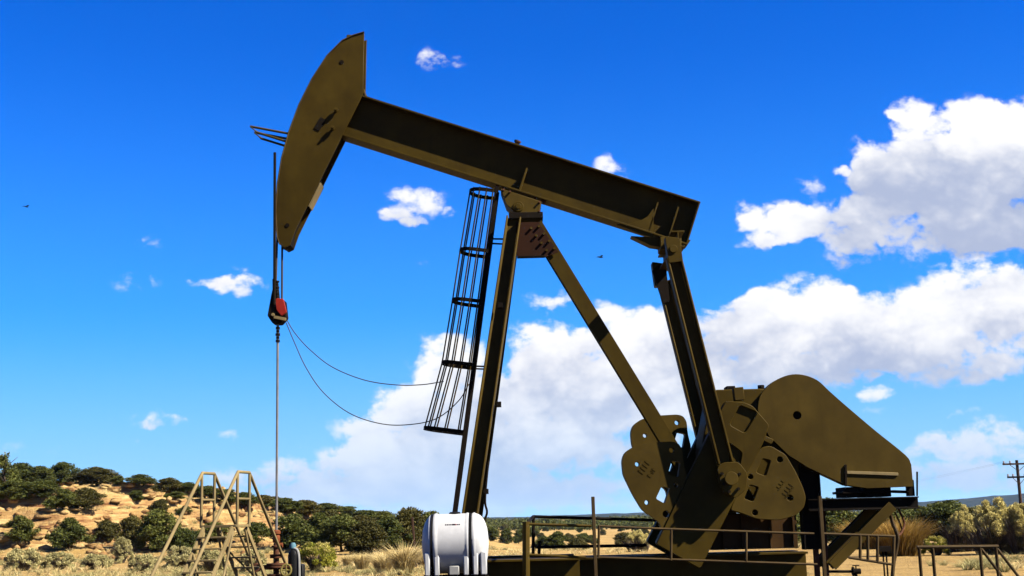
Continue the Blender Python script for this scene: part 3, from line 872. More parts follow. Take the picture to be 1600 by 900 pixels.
# ladder with its safety cage, along the front of the post
ld = build('ladder', MB(), M_DARK, pj) if False else None
lt, lb = P(777, 296, Y0), P(709, 812, Y0 - 0.1)
lt.y = Y0 + 0.0; lb.y = Y0 - 0.0
laxis = (lb - lt).normalized()
fwd = Vector((laxis.z, 0, -laxis.x)); fwd = -fwd if fwd.x > 0 else fwd
mb = MB()
for s in (-1, 1):
    mb.cut().bar(lt + Vector((0, s * 0.23, 0)), lb + Vector((0, s * 0.23, 0)), 0.085, 0.03, (1, 0, 0))
ladder = build('ladder', mb, M_DARK, pj, 0.003)
mb = MB(); L_ = (lb - lt).length
nr = int(L_ / 0.3)
for k in range(1, nr):
    c = lt + laxis * (k * 0.3); mb.cut().cyl(c - Vector((0, 0.22, 0)), c + Vector((0, 0.22, 0)), 0.014, 8)
build('rung', mb, M_DARK, ladder)
hoops = [(0.12, 0.58), (1.42, 0.62), (2.50, 0.64), (3.83, 0.68), (5.22, 0.86)]
ncg = 9
def hoop_pts(t, dep):
    c = lt + laxis * t
    out = [c + Vector((0, -0.34, 0)) + fwd * (dep - 0.30) * f for f in (0, 0.25, 0.5, 0.75)]
    for k in range(13):
        a = math.pi * k / 12
        out.append(c + Vector((0, -0.34 * math.cos(a), 0)) + fwd * (dep - 0.30 + 0.30 * math.sin(a)))
    out += [c + Vector((0, 0.34, 0)) + fwd * (dep - 0.30) * f for f in (0.75, 0.5, 0.25, 0)]
    return out
cage = MB()
for (t, dep) in hoops:
    pts = hoop_pts(t, dep)
    cage.cut()
    n_ = len(pts); q_ = []
    for i, p in enumerate(pts):
        t_ = (pts[min(i + 1, n_ - 1)] - pts[max(i - 1, 0)]).normalized(); o_ = t_.cross(laxis) * 0.009
        q_ += [p - laxis * 0.038 - o_, p + laxis * 0.038 - o_, p + laxis * 0.038 + o_, p - laxis * 0.038 + o_]
    cage.add(q_, [(4 * i + j, 4 * i + (j + 1) % 4, 4 * i + 4 + (j + 1) % 4, 4 * i + 4 + j) for i in range(n_ - 1) for j in range(4)] + [(0, 1, 2, 3), (4 * n_ - 4, 4 * n_ - 3, 4 * n_ - 2, 4 * n_ - 1)])
cg = build('cage_hoop', cage, M_DARK, ladder)
mb = MB()
for k in (1, 3, 5, 7, 10, 13, 15, 17, 19):
    pts = []
    for (t, dep) in hoops:
        hp = hoop_pts(t, dep)
        pts.append(hp[k] * 0.985 + (lt + laxis * t) * 0.015)
    pts = [pts[0] - laxis * 0.05] + pts
    mb.cut().tube(pts, 0.017, 6)
build('cage_bar', mb, M_OL, ladder)
mb = MB()
for py in (380, 580):
    a = lt + laxis * ((py - 296) / (812 - 296) * L_)
    for s in (-1, 1):
        mb.cut().bar(a + Vector((0, s * 0.23, 0)), a + Vector((0.34, s * 0.25, -0.02)), 0.03, 0.04)
build('ladder_bracket', mb, M_DARK, ladder)
# conduit clips on the leg
mb = MB()
for (px, py) in ((779, 478), (777, 632), (757, 768)):
    c = P(px, py, Y0 - 0.9); mb.cut().box(c.x - 0.02, c.x + 0.08, c.y - 0.1, c.y + 0.1, c.z - 0.05, c.z + 0.05)
build('conduit_clip', mb, M_DARK, pj, 0.004)
build('leg_hose', MB().tube(curve_pts([P(763, 720, Y0 - 0.9), P(758, 780, Y0 - 1.0), P(761, 800, Y0 - 1.05), P(757, 815, Y0 - 1.05), P(753, 850, Y0 - 1.1)]), 0.025, 6), M_DARK, pj)

# belt guard
yb = Y0 - 0.62
BG = [(1184, 640), (1186, 625), (1192, 612), (1209, 596), (1232, 586), (1254, 585.5), (1277, 594), (1296, 611), (1322, 634), (1368, 673), (1415, 711), (1424, 726), (1427, 760), (1356, 763), (1322, 758), (1262, 730), (1232, 711), (1202, 682), (1188, 656)]
_c = curve_pts([Vector((x, y, 0)) for x, y in BG[:12]], 4)
BG = [(v.x, v.y) for v in _c] + BG[12:]
mb = MB().prism(XZ(BG, yb), yb, yb + 0.03, [circ(1245.5, 649, 6.6, yb, 18)])
bgxz = XZ(BG, yb)
mb.prism(bgxz, yb + 0.28, yb + 0.31)
n = len(bgxz)
inner = [(lerp(x, P(1290, 680, yb).x, 0.012), lerp(z, P(1290, 680, yb).z, 0.012)) for x, z in bgxz]
ring = MB()
vs = [(x, yb + 0.03, z) for x, z in bgxz] + [(x, yb + 0.28, z) for x, z in bgxz] + [(x, yb + 0.03, z) for x, z in inner] + [(x, yb + 0.28, z) for x, z in inner]
fs = []
for i in range(n):
    j = (i + 1) % n
    fs += [(i, j, n + j, n + i), (2 * n + i, 3 * n + i, 3 * n + j, 2 * n + j)]
mb.add(vs, fs)
bg = build('belt_guard', mb, M_OL2, pj, 0.006)
c0, c1 = P(1323, 738, yb), P(1403, 741, yb)
build('guard_lip', MB().bar((c0.x, yb - 0.016, c0.z), (c1.x, yb - 0.016, c1.z), 0.06, 0.03), M_TANPIPE, bg, 0.005)
c0, c1 = P(1321, 726, yb), P(1321, 760, yb)
build('guard_hinge', MB().bar((c0.x, yb - 0.02, c0.z), (c1.x, yb - 0.02, c1.z), 0.04, 0.035, (1, 0, 0)), M_DARK, bg, 0.004)
c = P(1245.5, 649, yb)
build('sheave', MB().cyl((c.x, yb + 0.09, c.z), (c.x, yb + 0.22, c.z), 0.55, 28), M_DARK, bg)
# column under the guard
q0, q1 = P(1250, 705, Y0 - 0.3), P(1272, 720, Y0 - 0.3)
build('guard_column', MB().ibeam(((q0.x + q1.x) / 2, Y0 - 0.3, 0.86), ((q0.x + q1.x) / 2, Y0 - 0.3, q0.z), 0.40, 0.30, 0.03, 0.03, (1, 0, 0)), M_DARK, pj, 0.004)

# prime mover platform at the rear
ym = Y0 - 0.55
px0, px1 = P(1262, 778, ym).x, P(1434, 778, ym).x
zt_ = P(1350, 777, ym).z
mb = MB()
for yy in (ym, ym + 1.2):
    mb.cut().ibeam((px0, yy, zt_ - 0.13), (px1, yy, zt_ - 0.13), 0.24, 0.16, 0.025, 0.02)
plat = build('motor_platform', MB().box(px0 + .02, px1 - .02, ym + 0.081, ym + 1.119, zt_ - 0.045, zt_ - 0.012), M_DARK, pj)
build('platform_beam', mb, M_DARK, plat, 0.004)  # dark colour stands in for the belt guard's shadow on the beams
mb = MB()
for k in range(6):
    xx = lerp(px0 + 0.1, px1 - 0.1, k / 5); mb.cut().box(xx - 0.05, xx + 0.05, ym + 0.08, ym + 1.12, zt_ - 0.2, zt_ - 0.05)
build('platform_joist', mb, M_DARK, plat)
mo = MB()
for (pxa, pxb, h) in ((1321, 1344, 0.21), (1354, 1378, 0.22), (1384, 1393, 0.2)):
    xa, xb = P(pxa, 770, ym).x, P(pxb, 770, ym).x
    mo.cut().box(xa, xb, ym + 0.02, ym + 0.8, zt_, zt_ + h)
    mo.box(xa - 0.06, xb + 0.06, ym - 0.02, ym + 0.84, zt_ + h * 0.38, zt_ + h * 0.62)
xa, xb = P(1420, 770, ym).x, P(1430, 770, ym).x
mo.cut().box(xa, xb, ym + 0.02, ym + 0.2, zt_, zt_ + 0.32)
build('motor_rail', mo, M_DARK, plat, 0.008)
xa = P(1300, 700, ym + 0.6)
mc = P(1375, 733, ym + 0.7)
motor = MB().cyl((mc.x, ym + 0.38, mc.z + 0.05), (mc.x, ym + 1.05, mc.z + 0.05), 0.22, 24)
for k in range(10):
    yy = ym + 0.42 + k * 0.06; motor.cyl((mc.x, yy, mc.z + 0.05), (mc.x, yy + 0.02, mc.z + 0.05), 0.25, 24)
build('motor', motor, M_DARK, plat, 0.004)
q0, q1 = P(1433, 737, ym), P(1433, 775, ym)
build('grab_post', MB().cyl(q1, q0, 0.018, 8), M_DARK, plat)
build('platform_rail', MB().tube([P(1394, 768, ym + .05), P(1428, 769, ym + .05)], 0.03, 8), M_DARK, plat)
# diagonal struts under the platform
mb = MB()
for dy in (0.0, 1.1):
    a, b = P(1392, 790, ym), P(1298, 884, ym)
    a.y += dy; b.y += dy
    mb.cut().ibeam(a, b, 0.26, 0.2, 0.03, 0.03, (0, 1, 0))
build('platform_strut', mb, M_OL2, plat, 0.004)
mb = MB()
for px in (1270, 1284):
    a = P(px, 790, ym + 0.5)
    mb.cut().box(a.x - 0.05, a.x + 0.05, a.y - 0.05, a.y + 0.05, 0.0, a.z)
build('platform_leg', mb, M_RUST, plat, 0.004)
mb = MB()
for px, t in ((1273, 752), (1278, 738)):
    mb.cut().cyl(P(px, 792, ym + 0.5), P(px - 1, t, ym + 0.5), 0.012, 6)
build('antenna_rod', mb, M_RUST, plat)
mb = MB()
mb.tube(curve_pts([P(1390, 792, ym), P(1394, 815, ym), P(1402, 836, ym - .05), P(1401, 856, ym), P(1396, 882, ym), P(1393, 925, ym)]), 0.04, 8)
build('power_conduit', mb, M_RAIL, plat)
build('loop_cable', MB().tube(curve_pts([P(1401, 790, ym + .2), P(1410, 808, ym + .2), P(1413, 820, ym + .2), P(1408, 833, ym + .1), P(1402, 838, ym)]), 0.022, 8).cut().tube(curve_pts([P(1398, 800, ym + .2), P(1405, 815, ym + .25), P(1409, 828, ym + .2), P(1404, 834, ym + .1)]), 0.016, 6), M_RUST, plat)

# ------------------------------------------------------------------ polished rod, bridle and carrier bar
rt_, rbm = P(431.5, 245, Y0 - 0.30), P(433.5, 905, Y0)
rodx = P(433.5, 600, Y0).x
rod = thing('polished_rod', 'thin steel rod hanging from the horsehead over the wellhead by a red clamp', 'pump rod', (rodx, Y0, P(433, 830, Y0).z))
build('rod', MB().cyl((rodx, Y0, 0.8), (rodx, Y0, P(433, 505, Y0).z), 0.026, 10), M_ROD, rod)
build('rod_end', MB().cyl((rodx - 0.015, Y0 - 0.32, P(433, 480, Y0).z), (rodx - 0.03, Y0 - 0.32, P(431, 245, Y0).z), 0.03, 10), M_DARK, rod)
mb = MB()
for px, yy in ((430, Y0 - 0.14), (440.5, Y0 + 0.14)):
    a, b = P(px, 480, yy), P(433.5 if px < 435 else 441, 360, yy)
    mb.cut().cyl(a, b, 0.022, 8)
build('bridle_cable', mb, M_CABLE, rod)
c = P(434.5, 492, Y0)
mb = MB().prism(rounded(XZ([(426, 462), (431, 440), (433, 440), (436, 470), (446, 470), (449, 497), (440, 507), (428, 507), (420, 495)], Y0), 0.03), Y0 - 0.16, Y0 + 0.16)
cb_ = build('carrier_bar', mb, M_DARK, rod, 0.012)
mb = MB().prism(rounded(XZ([(430, 466), (443, 467), (448, 488), (440, 494), (432, 484)], Y0 - .2), 0.03), Y0 - 0.21, Y0 - 0.158)
build('load_cell', mb, M_RED, cb_, 0.008, label='red load cell on the carrier bar')
mb = MB()
for k in range(6):
    q = P(432.5, 439 + k * 4.6, Y0 - 0.2); mb.cyl(q, q - Vector((0, 0, 0.03)), 0.055 if k % 2 == 0 else 0.04, 10)
q0, q1 = P(427, 436, Y0 - 0.2), P(427.5, 470, Y0 - 0.2)
mb.cyl(q0, q1, 0.02, 8)
build('rod_clamp', mb, M_DARK, cb_)
mb = MB()
q = P(434.5, 497, Y0 - 0.16); mb.bar(q + Vector((-0.08, -0.03, 0.02)), q + Vector((0.17, -0.03, -0.04)), 0.06, 0.05)
q = P(427, 492, Y0 - 0.16); mb.cut().cyl(q, q - Vector((0, 0.05, 0)), 0.035, 10)
build('clamp_pin', mb, M_TANPIPE, cb_, 0.004)
mb = MB()
for k, r in enumerate((0.045, 0.035, 0.05, 0.035, 0.045)):
    q = P(434, 511 + k * 5, Y0); mb.cyl((rodx, Y0, q.z), (rodx, Y0, q.z - 0.05), r, 10)
build('rod_coupling', mb, M_DARK, rod)

w1 = curve_pts([P(448, 500, Y0), P(462, 522, Y0), P(485, 547, Y0), P(520, 574, Y0), P(570, 594, Y0), P(620, 601.5, Y0), P(660, 601, Y0), P(693, 596, Y0 - .2)])
w2 = curve_pts([P(447, 504, Y0), P(460, 535, Y0), P(478, 574, Y0), P(505, 613, Y0), P(545, 645, Y0), P(590, 661, Y0), P(632, 664, Y0), P(680, 655, Y0 - .2), P(715, 628, Y0 - .2), P(733, 600, Y0)])
for nm, w, lb_ in (('sensor_cable', w1, 'upper of two thin slack cables from the red rod clamp to the ladder cage'), ('sensor_cable', w2, 'lower deep sagging cable from the red rod clamp to the ladder')):
    o = build(nm, MB().tube(w, 0.011, 6), M_CABLE, None, origin=w[0])
    tag(o, lb_, 'cable', 'slack sensor cables')

# ------------------------------------------------------------------ wellhead and neighbours
wz = lambda py: P(433, py, Y0).z
wh = thing('wellhead', 'rusty brown wellhead with orange stuffing box below the steel rod', 'wellhead', (rodx, Y0, 0))
mb = MB().lathe([(0.05, wz(828)), (0.085, wz(830)), (0.085, wz(834)), (0.06, wz(836)), (0.075, wz(838)), (0.075, wz(846)), (0.06, wz(848))], (rodx, Y0, 0), n=16)
build('stuffing_box', mb, M_ORANGE, wh)
mb = MB().lathe([(0.06, wz(849)), (0.06, 0.2), (0.12, 0.2), (0.12, 0)], (rodx, Y0, 0), n=16)
for py, r in ((852, 0.10), (866, 0.13), (869, 0.13), (880, 0.20), (884, 0.20), (897, 0.22)):
    mb.cyl((rodx, Y0, wz(py + 3)), (rodx, Y0, wz(py)), r, 16)
build('casing_head', mb, M_RUST, wh, 0.004)
mb = MB().cyl((rodx - 0.05, Y0, wz(852)), (rodx + 0.13, Y0, wz(852)), 0.05, 12)
build('side_flange', mb, M_ORANGE, wh)
mb = MB().cyl((rodx - 0.42, Y0, wz(886)), (rodx + 0.3, Y0, wz(886)), 0.05, 12).cyl((rodx - 0.4, Y0 - 0.1, wz(886)), (rodx - 0.4, Y0 + 0.1, wz(886)), 0.09, 12)
build('flow_tee', mb, M_RUST, wh)
hw = P(447, 891, Y0 - 0.25)
pts = [(hw.x + 0.10 * math.cos(t), hw.y + 0.03 * math.sin(t), hw.z + 0.11 * math.sin(t)) for t in (2 * math.pi * k / 20 for k in range(21))]
mb = MB().tube(pts, 0.022, 8).cyl((hw.x - 0.1, hw.y, hw.z), (hw.x + 0.1, hw.y, hw.z), 0.014, 6).cyl((hw.x, hw.y, hw.z - 0.1), (hw.x, hw.y, hw.z + 0.1), 0.014, 6).cyl(hw, hw + Vector((-.02, 0.25, 0)), 0.02, 8)
build('handwheel', mb, M_YEL, wh)
dp = P(459, 900, Y0 + 0.2); dp.z = 0
dr = thing('injection_pump', 'narrow black pump housing with pale blue cap and bent pale pipe beside the rusty wellhead', 'pump', dp)
zt = P(459, 858, Y0 + .2).z
build('housing', MB().lathe([(0.11, 0), (0.12, 0.1), (0.12, zt - 0.12), (0.09, zt - 0.03), (0.05, zt)], dp, n=18), M_BLACK, dr)
build('cap', MB().lathe([(0.04, zt - 0.01), (0.065, zt + 0.02), (0.065, zt + 0.08), (0.04, zt + 0.13), (0.02, zt + 0.13)], dp + Vector((-0.02, 0, 0)), n=14), M_BLUE, dr)
build('pipe', MB().tube(curve_pts([dp + Vector((0.0, -0.03, zt + .02)), dp + Vector((0.08, -0.06, zt - 0.02)), dp + Vector((0.115, -0.08, zt - 0.15)), dp + Vector((0.125, -0.08, zt - 0.4)), dp + Vector((0.13, -0.08, 0.0))]), 0.027, 8), M_PALE, dr)
build('drain_box', MB().box(dp.x + 0.04, dp.x + 0.2, dp.y - 0.02, dp.y + 0.2, 0, P(459, 882, Y0 + .2).z), M_BLACK, dr, 0.02)

# ------------------------------------------------------------------ white tank
YT = 24.6
tc_ = P(711.5, 849, YT)
ppm = F_PX / YT * 1.0
tk = thing('chemical_tank', 'white horizontal plastic tank with black straps in front of the pumpjack leg', 'tank', (tc_.x, YT, 0))
hl, rr = 51 / ppm, 45 / ppm
def tank_prof(x):           # radius along the length, -1..1
    e = abs(x)
    return rr * (1.0 if e < 0.52 else math.sqrt(max(0.0, 1 - ((e - 0.52) / 0.49) ** 2.7)) if e < 1.0 else 0.12)
prof = []
for k in range(61):
    x = -1 + 2 * k / 60
    r = tank_prof(x)
    for cx in (-0.66, 0.48):
        if cx - 0.13 < x < cx + 0.13: r += 0.012
    for cx in (-0.66, 0.48):
        if cx - 0.055 < x < cx + 0.055: r -= 0.014
    prof.append((r, x * hl))
build('tank_body', MB().lathe(prof, tc_, (1, 0, 0), 40), M_WHITE, tk, smooth=50)
mb = MB()
for cx in (-0.66, 0.48):
    r = rr * 1.0 if cx < 0.5 and cx > -0.5 else tank_prof(cx)
    r += 0.006
    mb.cut().lathe([(r - 0.03, cx * hl - 0.028), (r, cx * hl - 0.028), (r, cx * hl + 0.028), (r - 0.03, cx * hl + 0.028)], tc_, (1, 0, 0), 40)
build('strap', mb, M_BLACK, tk)
mb = MB()
for cx in (-0.80, -0.52, 0.34, 0.62, 0.86):
    x = tc_.x + cx * hl
    wd = 0.05 if cx < 0.8 else 0.06
    mb.cut().prism([(x - wd, tc_.z - 0.15), (x + wd, tc_.z - 0.15), (x + wd * 0.9, tc_.z - rr - 0.02), (x - wd * 0.9, tc_.z - rr - 0.02)], YT - rr * 0.93, YT - rr * 0.55)
build('moulded_foot', mb, M_WHITE, tk, 0.02)
q = P(705, 886, YT - rr)
build('outlet', MB().box(tc_.x - 0.1, tc_.x + 0.085, YT - rr * 0.95, YT - rr * 0.3, tc_.z - rr - 0.01, tc_.z - rr * 0.72), M_PALE, tk, 0.015)
build('filler_lid', MB().lathe([(0.11, rr - 0.03), (0.11, rr + 0.012), (0.09, rr + 0.03), (0.0, rr + 0.035)], (tc_.x, YT, tc_.z), (0, 0, 1), 20), M_BLACK, tk)
mb = MB()
for cx in (-0.66, 0.48, 0.66):
    x = tc_.x + cx * hl
    mb.cut().box(x - 0.06, x + 0.06, YT - 0.4, YT - 0.28, 0.0, tc_.z - rr * 0.9)
    mb.cut().box(x - 0.06, x + 0.06, YT + 0.28, YT + 0.4, 0.0, tc_.z - rr * 0.9)
for yy in (YT - 0.34, YT + 0.34):
    mb.cut().box(tc_.x - hl, tc_.x + hl, yy - 0.05, yy + 0.05, tc_.z - rr - 0.16, tc_.z - rr - 0.03)
build('stand_leg', mb, M_DARK, tk, 0.006)
mb = MB(); mr = MB()
lz = tc_.z + rr * 0.62; ly = YT - math.sqrt(rr ** 2 - (rr * 0.62) ** 2)
sx = -0.16
for wdt in (0.018, 0.022, 0.018, 0.02, 0.02, 0.018, 0.022, 0.018, 0.02):
    (mr if 0.015 < sx + 0.0 < 0.045 else mb).box(tc_.x + sx, tc_.x + sx + wdt, ly - 0.004, ly + 0.05, lz - 0.016, lz + 0.016)
    sx += wdt + 0.012
mb.box(tc_.x - 0.03, tc_.x + 0.025, ly - 0.006, ly + 0.05, lz - 0.024, lz + 0.02)
build('printed_mark', mb, M_INK, tk); build('printed_mark', mr, M_INKRED, tk)

# ------------------------------------------------------------------ guard railing round the cranks
def railing(name, label, cat, parts, mat, group=None):
    allp = [p for nm, segs, r in parts for s in segs for p in s]
    c = sum(allp, Vector()) / len(allp); c.z = 0
    t = thing(name, label, cat, c, group)
    for nm, segs, r in parts:
        for s in segs:
            build(nm, MB().tube(s, r, 8), mat, t)
    return t
YR = Y0 - 2.0
def v2g(px, py, Y): a = P(px, py, Y); return [Vector((a.x, Y, 0.0)), a]
railing('guard_rail', 'low olive pipe rail with two bars across the front of the cranks', 'railing', [
    ('rail', [[P(936, 822, YR), P(1025, 826, YR), P(1272, 834, YR)], [P(933, 871, YR), P(1040, 874, YR), P(1277, 882, YR)]], 0.022),
    ('upright', [[P(1049, 826.5, YR), P(1048.5, 876, YR)], [P(1166, 831, YR), P(1166, 878, YR)], [P(936, 821, YR), P(935, 872, YR)]], 0.024)], M_RAIL)
YL = Y0 - 1.9
t = railing('guard_rail', 'olive guard rail with wide corner post left of the tall steel stake', 'railing', [
    ('rail', [[P(824, 819, YL), P(924, 822, YL)], [P(826, 867, YL), P(916, 871, YL)]], 0.027),
    ('corner_post', [[P(822, 815, YL), P(822, 905, YL)]], 0.07)], M_OL2)
railing('guard_rail', 'dark back guard rail standing behind the cranks against the plain', 'railing', [
    ('rail', [[P(833, 807, Y0 + 1.9), P(926, 810, Y0 + 1.9), P(1030, 813, Y0 + 1.9)], [P(833, 807, Y0 + 1.9), P(824, 818, YL + .1)], [P(836, 855, Y0 + 1.9), P(1010, 852, Y0 + 1.9)]], 0.033),
    ('upright', [[P(833.5, 806, Y0 + 1.9), P(833, 870, Y0 + 1.9)], [P(843, 845, Y0 + 1.9), P(842, 870, Y0 + 1.9)]], 0.035)], M_DARK)
def stake(px, py, Y, label, r, mat, bpx=None):
    a = P(px, py, Y); b = Vector((a.x if bpx is None else P(bpx, 900, Y).x, Y, 0))
    o = build('steel_stake', MB().bar(b, a, r, r * 0.9, (1, 0, 0)).bar(b + Vector((0, r * .5, 0)), a + Vector((0, r * .5, 0)), r * 0.3, r * 1.2, (0, 1, 0)), mat, None, 0.004, origin=b)
    return tag(o, label, 'post')
stake(926.5, 776, Y0 - 2.1, 'tall thin steel stake rising above the crank guard rails', 0.055, M_RAIL)
stake(1281, 775, Y0 - 2.0, 'pale leaning steel stake at the right end of the crank guard rail', 0.06, M_RAIL, 1289)
YQ = Y0 - 1.2
railing('guard_rail', 'rusty pipe rail with short uprights under the motor platform strut', 'railing', [
    ('rail', [[P(1287, 834, YQ), P(1399, 838, YQ)], [P(1326, 871, YQ), P(1394, 882, YQ)]], 0.026),
    ('upright', [[P(1344, 836, YQ), P(1344, 874, YQ)], [P(1356, 836, YQ), P(1356, 876, YQ)], [P(1371, 837, YQ), P(1371, 879, YQ)], [P(1397, 838, YQ), P(1394, 925, YQ)]], 0.03)], M_RAIL)
YV = 27.5
lv = P(1338, 895, YV)
vt = thing('pipe_valve', 'small dark valve at the end of a thin horizontal pipe on the sand', 'valve', (lv.x, YV, 0))
build('pipe', MB().cyl(P(1292, 893, YV), P(1340, 893, YV), 0.03, 8).cyl(P(1337, 893, YV), Vector((lv.x, YV, 0)), 0.03, 8), M_DARK, vt)
build('valve_body', MB().cyl(lv + Vector((-0.08, 0, 0.03)), lv + Vector((0.09, 0, 0.03)), 0.06, 10).cyl(lv + Vector((-0.08, 0, 0.03)), lv + Vector((-0.05, 0, 0.03)), 0.1, 10), M_DARK, vt)
build('handle', MB().cyl(lv + Vector((0, 0, 0.05)), lv + Vector((0, 0, 0.16)), 0.015, 6).bar(lv + Vector((-0.07, 0, 0.15)), lv + Vector((0.07, 0, 0.15)), 0.02, 0.03), M_DARK, vt)
mb = MB()
for px in (1379, 1384):
    a = P(px, 856, 28.0); b = Vector((a.x, 28.0, 0)); mb.cyl(b, a, 0.02, 6)
a = P(1381, 858, 28.0); mb.box(a.x - .12, a.x + .14, 27.93, 28.07, a.z - 0.05, a.z + 0.06)
tag(build('meter_stand', mb, M_DARK, None, origin=Vector((P(1381, 856, 28.0).x, 28.0, 0))), 'small dark meter on two thin legs beyond the rusty rail', 'meter')

# barrier at the right edge
YB = 28.0
def g(px, py): return P(px, py, YB)
railing('pipe_barrier', 'dark square pipe barrier with slanting braces standing on the sand', 'barrier', [
    ('top_rail', [[g(1433, 855), g(1560, 854)]], 0.04),
    ('post', [v2g(1436, 855, YB), v2g(1457, 855, YB), v2g(1531, 855, YB), v2g(1556, 855, YB)], 0.036),
    ('brace', [[g(1533, 857), g(1580, 920)], [g(1557, 856), g(1597, 908)]], 0.032)], M_RAIL)

# ------------------------------------------------------------------ stile over the flow line
YS = 24.6
st_c = P(352, 822, YS)
sd = Vector((-0.20, -0.98, 0)); sw = Vector((0.98, -0.20, 0))
PZ = 1.62                                  # platform height
stile = thing('pipe_stile', 'tan welded pipe stile with handrails and steps on both sides', 'stile', (st_c.x, YS, 0))
def SP(a, b, z): v = Vector((st_c.x, YS, 0)) + sd * a + sw * b; return Vector((v.x, v.y, z))
hw_ = 0.36                                  # half width
run, pl = 1.72, 0.32
for s in (-1, 1):
    b = s * hw_
    arch = [SP(pl + run * 1.22, b, 0.58), SP(pl + 0.02, b, PZ + 0.93), SP(pl - 0.06, b, PZ + 1.0), SP(-pl + 0.06, b, PZ + 1.0), SP(-pl - 0.02, b, PZ + 0.93), SP(-pl - run * 1.22, b, 0.58)]
    build('handrail', MB().tube(arch, 0.030, 10), M_TANPIPE, stile)
    for a in (pl - 0.04, -pl + 0.04):
        build('upright', MB().tube([SP(a, b, PZ - 0.02), SP(a, b, PZ + 0.97)], 0.028, 8), M_TANPIPE, stile)
    build('mid_bar', MB().tube([SP(pl - 0.04, b, PZ + 0.5), SP(-pl + 0.04, b, PZ + 0.5)], 0.022, 8), M_TANPIPE, stile)
    for d in (1, -1):
        build('lower_post', MB().tube([SP(d * (pl + run * 1.22), b, 0.0), SP(d * (pl + run * 1.22), b, 0.6)], 0.03, 8), M_TANPIPE, stile)
        build('stringer', MB().bar(SP(d * pl, b * 0.8, PZ - 0.03), SP(d * (pl + run * 0.9), b * 0.8, 0.0), 0.09, 0.04, (0, 0, 1)), M_TANPIPE, stile, 0.004)
        build('brace', MB().tube([SP(d * (pl - 0.06), b * 0.8, PZ - 0.05), SP(d * (pl + run * 0.42), b * 0.8, 0.0)], 0.022, 8), M_TANPIPE, stile)
for d in (1, -1):
    build('cross_brace', MB().tube([SP(d * (pl + run * 0.25), -hw_ * 0.8, PZ * 0.72), SP(d * (pl + run * 0.7), hw_ * 0.8, PZ * 0.2)], 0.02, 8), M_TANPIPE, stile)
    for k in range(1, 8):
        f = k / 8
        a = d * (pl + run * 0.9 * f); z = PZ * (1 - f)
        mb = MB(); c = SP(a, 0, z)
        p0, p1 = SP(a, -hw_ * 0.8, z), SP(a, hw_ * 0.8, z)
        mb.bar(p0, p1, 0.03, 0.2, (0, 0, 1))
        build('step', mb, M_TANPIPE, stile, 0.004)
mb = MB(); mb.bar(SP(0, -hw_, PZ), SP(0, hw_, PZ), 0.05, 2 * pl, (0, 0, 1))
build('platform', mb, M_TANPIPE, stile, 0.006)

# small leaning post left of the tank
q = ground_hit(651, 886)
pq = q.y
a = P(644, 808, pq)
tag(build('marker_post', MB().bar(q - Vector((0, 0, .2)), a, 0.08, 0.08, (1, 0, 0)), M_WOOD, None, 0.01, origin=q), 'thin leaning wooden post in the dry grass beside the white tank', 'post')

# ------------------------------------------------------------------ vegetation
def mesh_from_np(name, V_, F_, mats, idx=None, smooth=False):
    me = bpy.data.meshes.new(name)
    V_ = np.asarray(V_, np.float32); F_ = np.asarray(F_, np.int32)
    k = F_.shape[1]
    me.vertices.add(len(V_)); me.vertices.foreach_set('co', V_.ravel())
    me.loops.add(F_.size); me.loops.foreach_set('vertex_index', F_.ravel())
    me.polygons.add(len(F_)); me.polygons.foreach_set('loop_start', np.arange(0, F_.size, k, dtype=np.int32))
    for m in mats: me.materials.append(m)
    if idx is not None: me.polygons.foreach_set('material_index', np.asarray(idx, np.int32))
    me.update(calc_edges=True)
    return me

def leaf_cloud(rs, centres, radii, per, size, up=0.2, flat=0.8):
    """small leaf sprays (triangles) spread through clumps"""
    V_ = []
    for c, r in zip(centres, radii):
        n = int(per * (r / np.mean(radii)) ** 2)
        d = rs.normal(size=(n, 3)); d /= np.linalg.norm(d, axis=1)[:, None]
        rad_ = r * rs.rand(n) ** 0.45
        p = c + d * rad_[:, None] * np.array([1, 1, flat])
        a = rs.normal(size=(n, 3)) + d * 0.6 + np.array([0, 0, up]); a /= np.linalg.norm(a, axis=1)[:, None]
        b = np.cross(a, rs.normal(size=(n, 3))); b /= np.linalg.norm(b, axis=1)[:, None] + 1e-9
        s = size * (0.6 + 0.8 * rs.rand(n))[:, None]
        V_.append(np.stack([p - b * s * 0.45, p + b * s * 0.45, p + a * s * 1.3], 1))
    V_ = np.concatenate(V_).reshape(-1, 3)
    return V_, np.arange(len(V_)).reshape(-1, 3)

def juniper_crown(seed, w=1.0, h=1.0, nclump=46, per=70, size=0.075, sparse=False):
    """unit crown: about 1 wide and 1 high, base near z = 0.05"""
    rs = np.random.RandomState(seed)
    cs, rr_ = [], []
    lob = rs.rand(6) * 0.5 + 0.7; ph = rs.rand(6) * 6.28
    while len(cs) < nclump:
        z = rs.rand() ** 0.8
        t = rs.rand() * 2 * np.pi
        prof_ = np.sin(np.pi * min(1, 0.16 + z * 0.84)) ** 0.65 * (0.9 + 0.22 * np.sin(3 * t + ph[0] + 4 * z) + 0.14 * np.sin(5 * t + ph[1]))
        r = prof_ * 0.5 * w * (rs.rand() ** 0.4)
        cs.append(np.array([r * np.cos(t) * 0.84, r * np.sin(t) * 0.84, 0.10 + z * 0.80 * h + 0.05 * np.sin(2 * t + ph[2])]))
        rr_.append((0.085 + 0.085 * rs.rand()) * (0.8 if sparse else 1.0))
    return leaf_cloud(rs, cs, rr_, per, size)

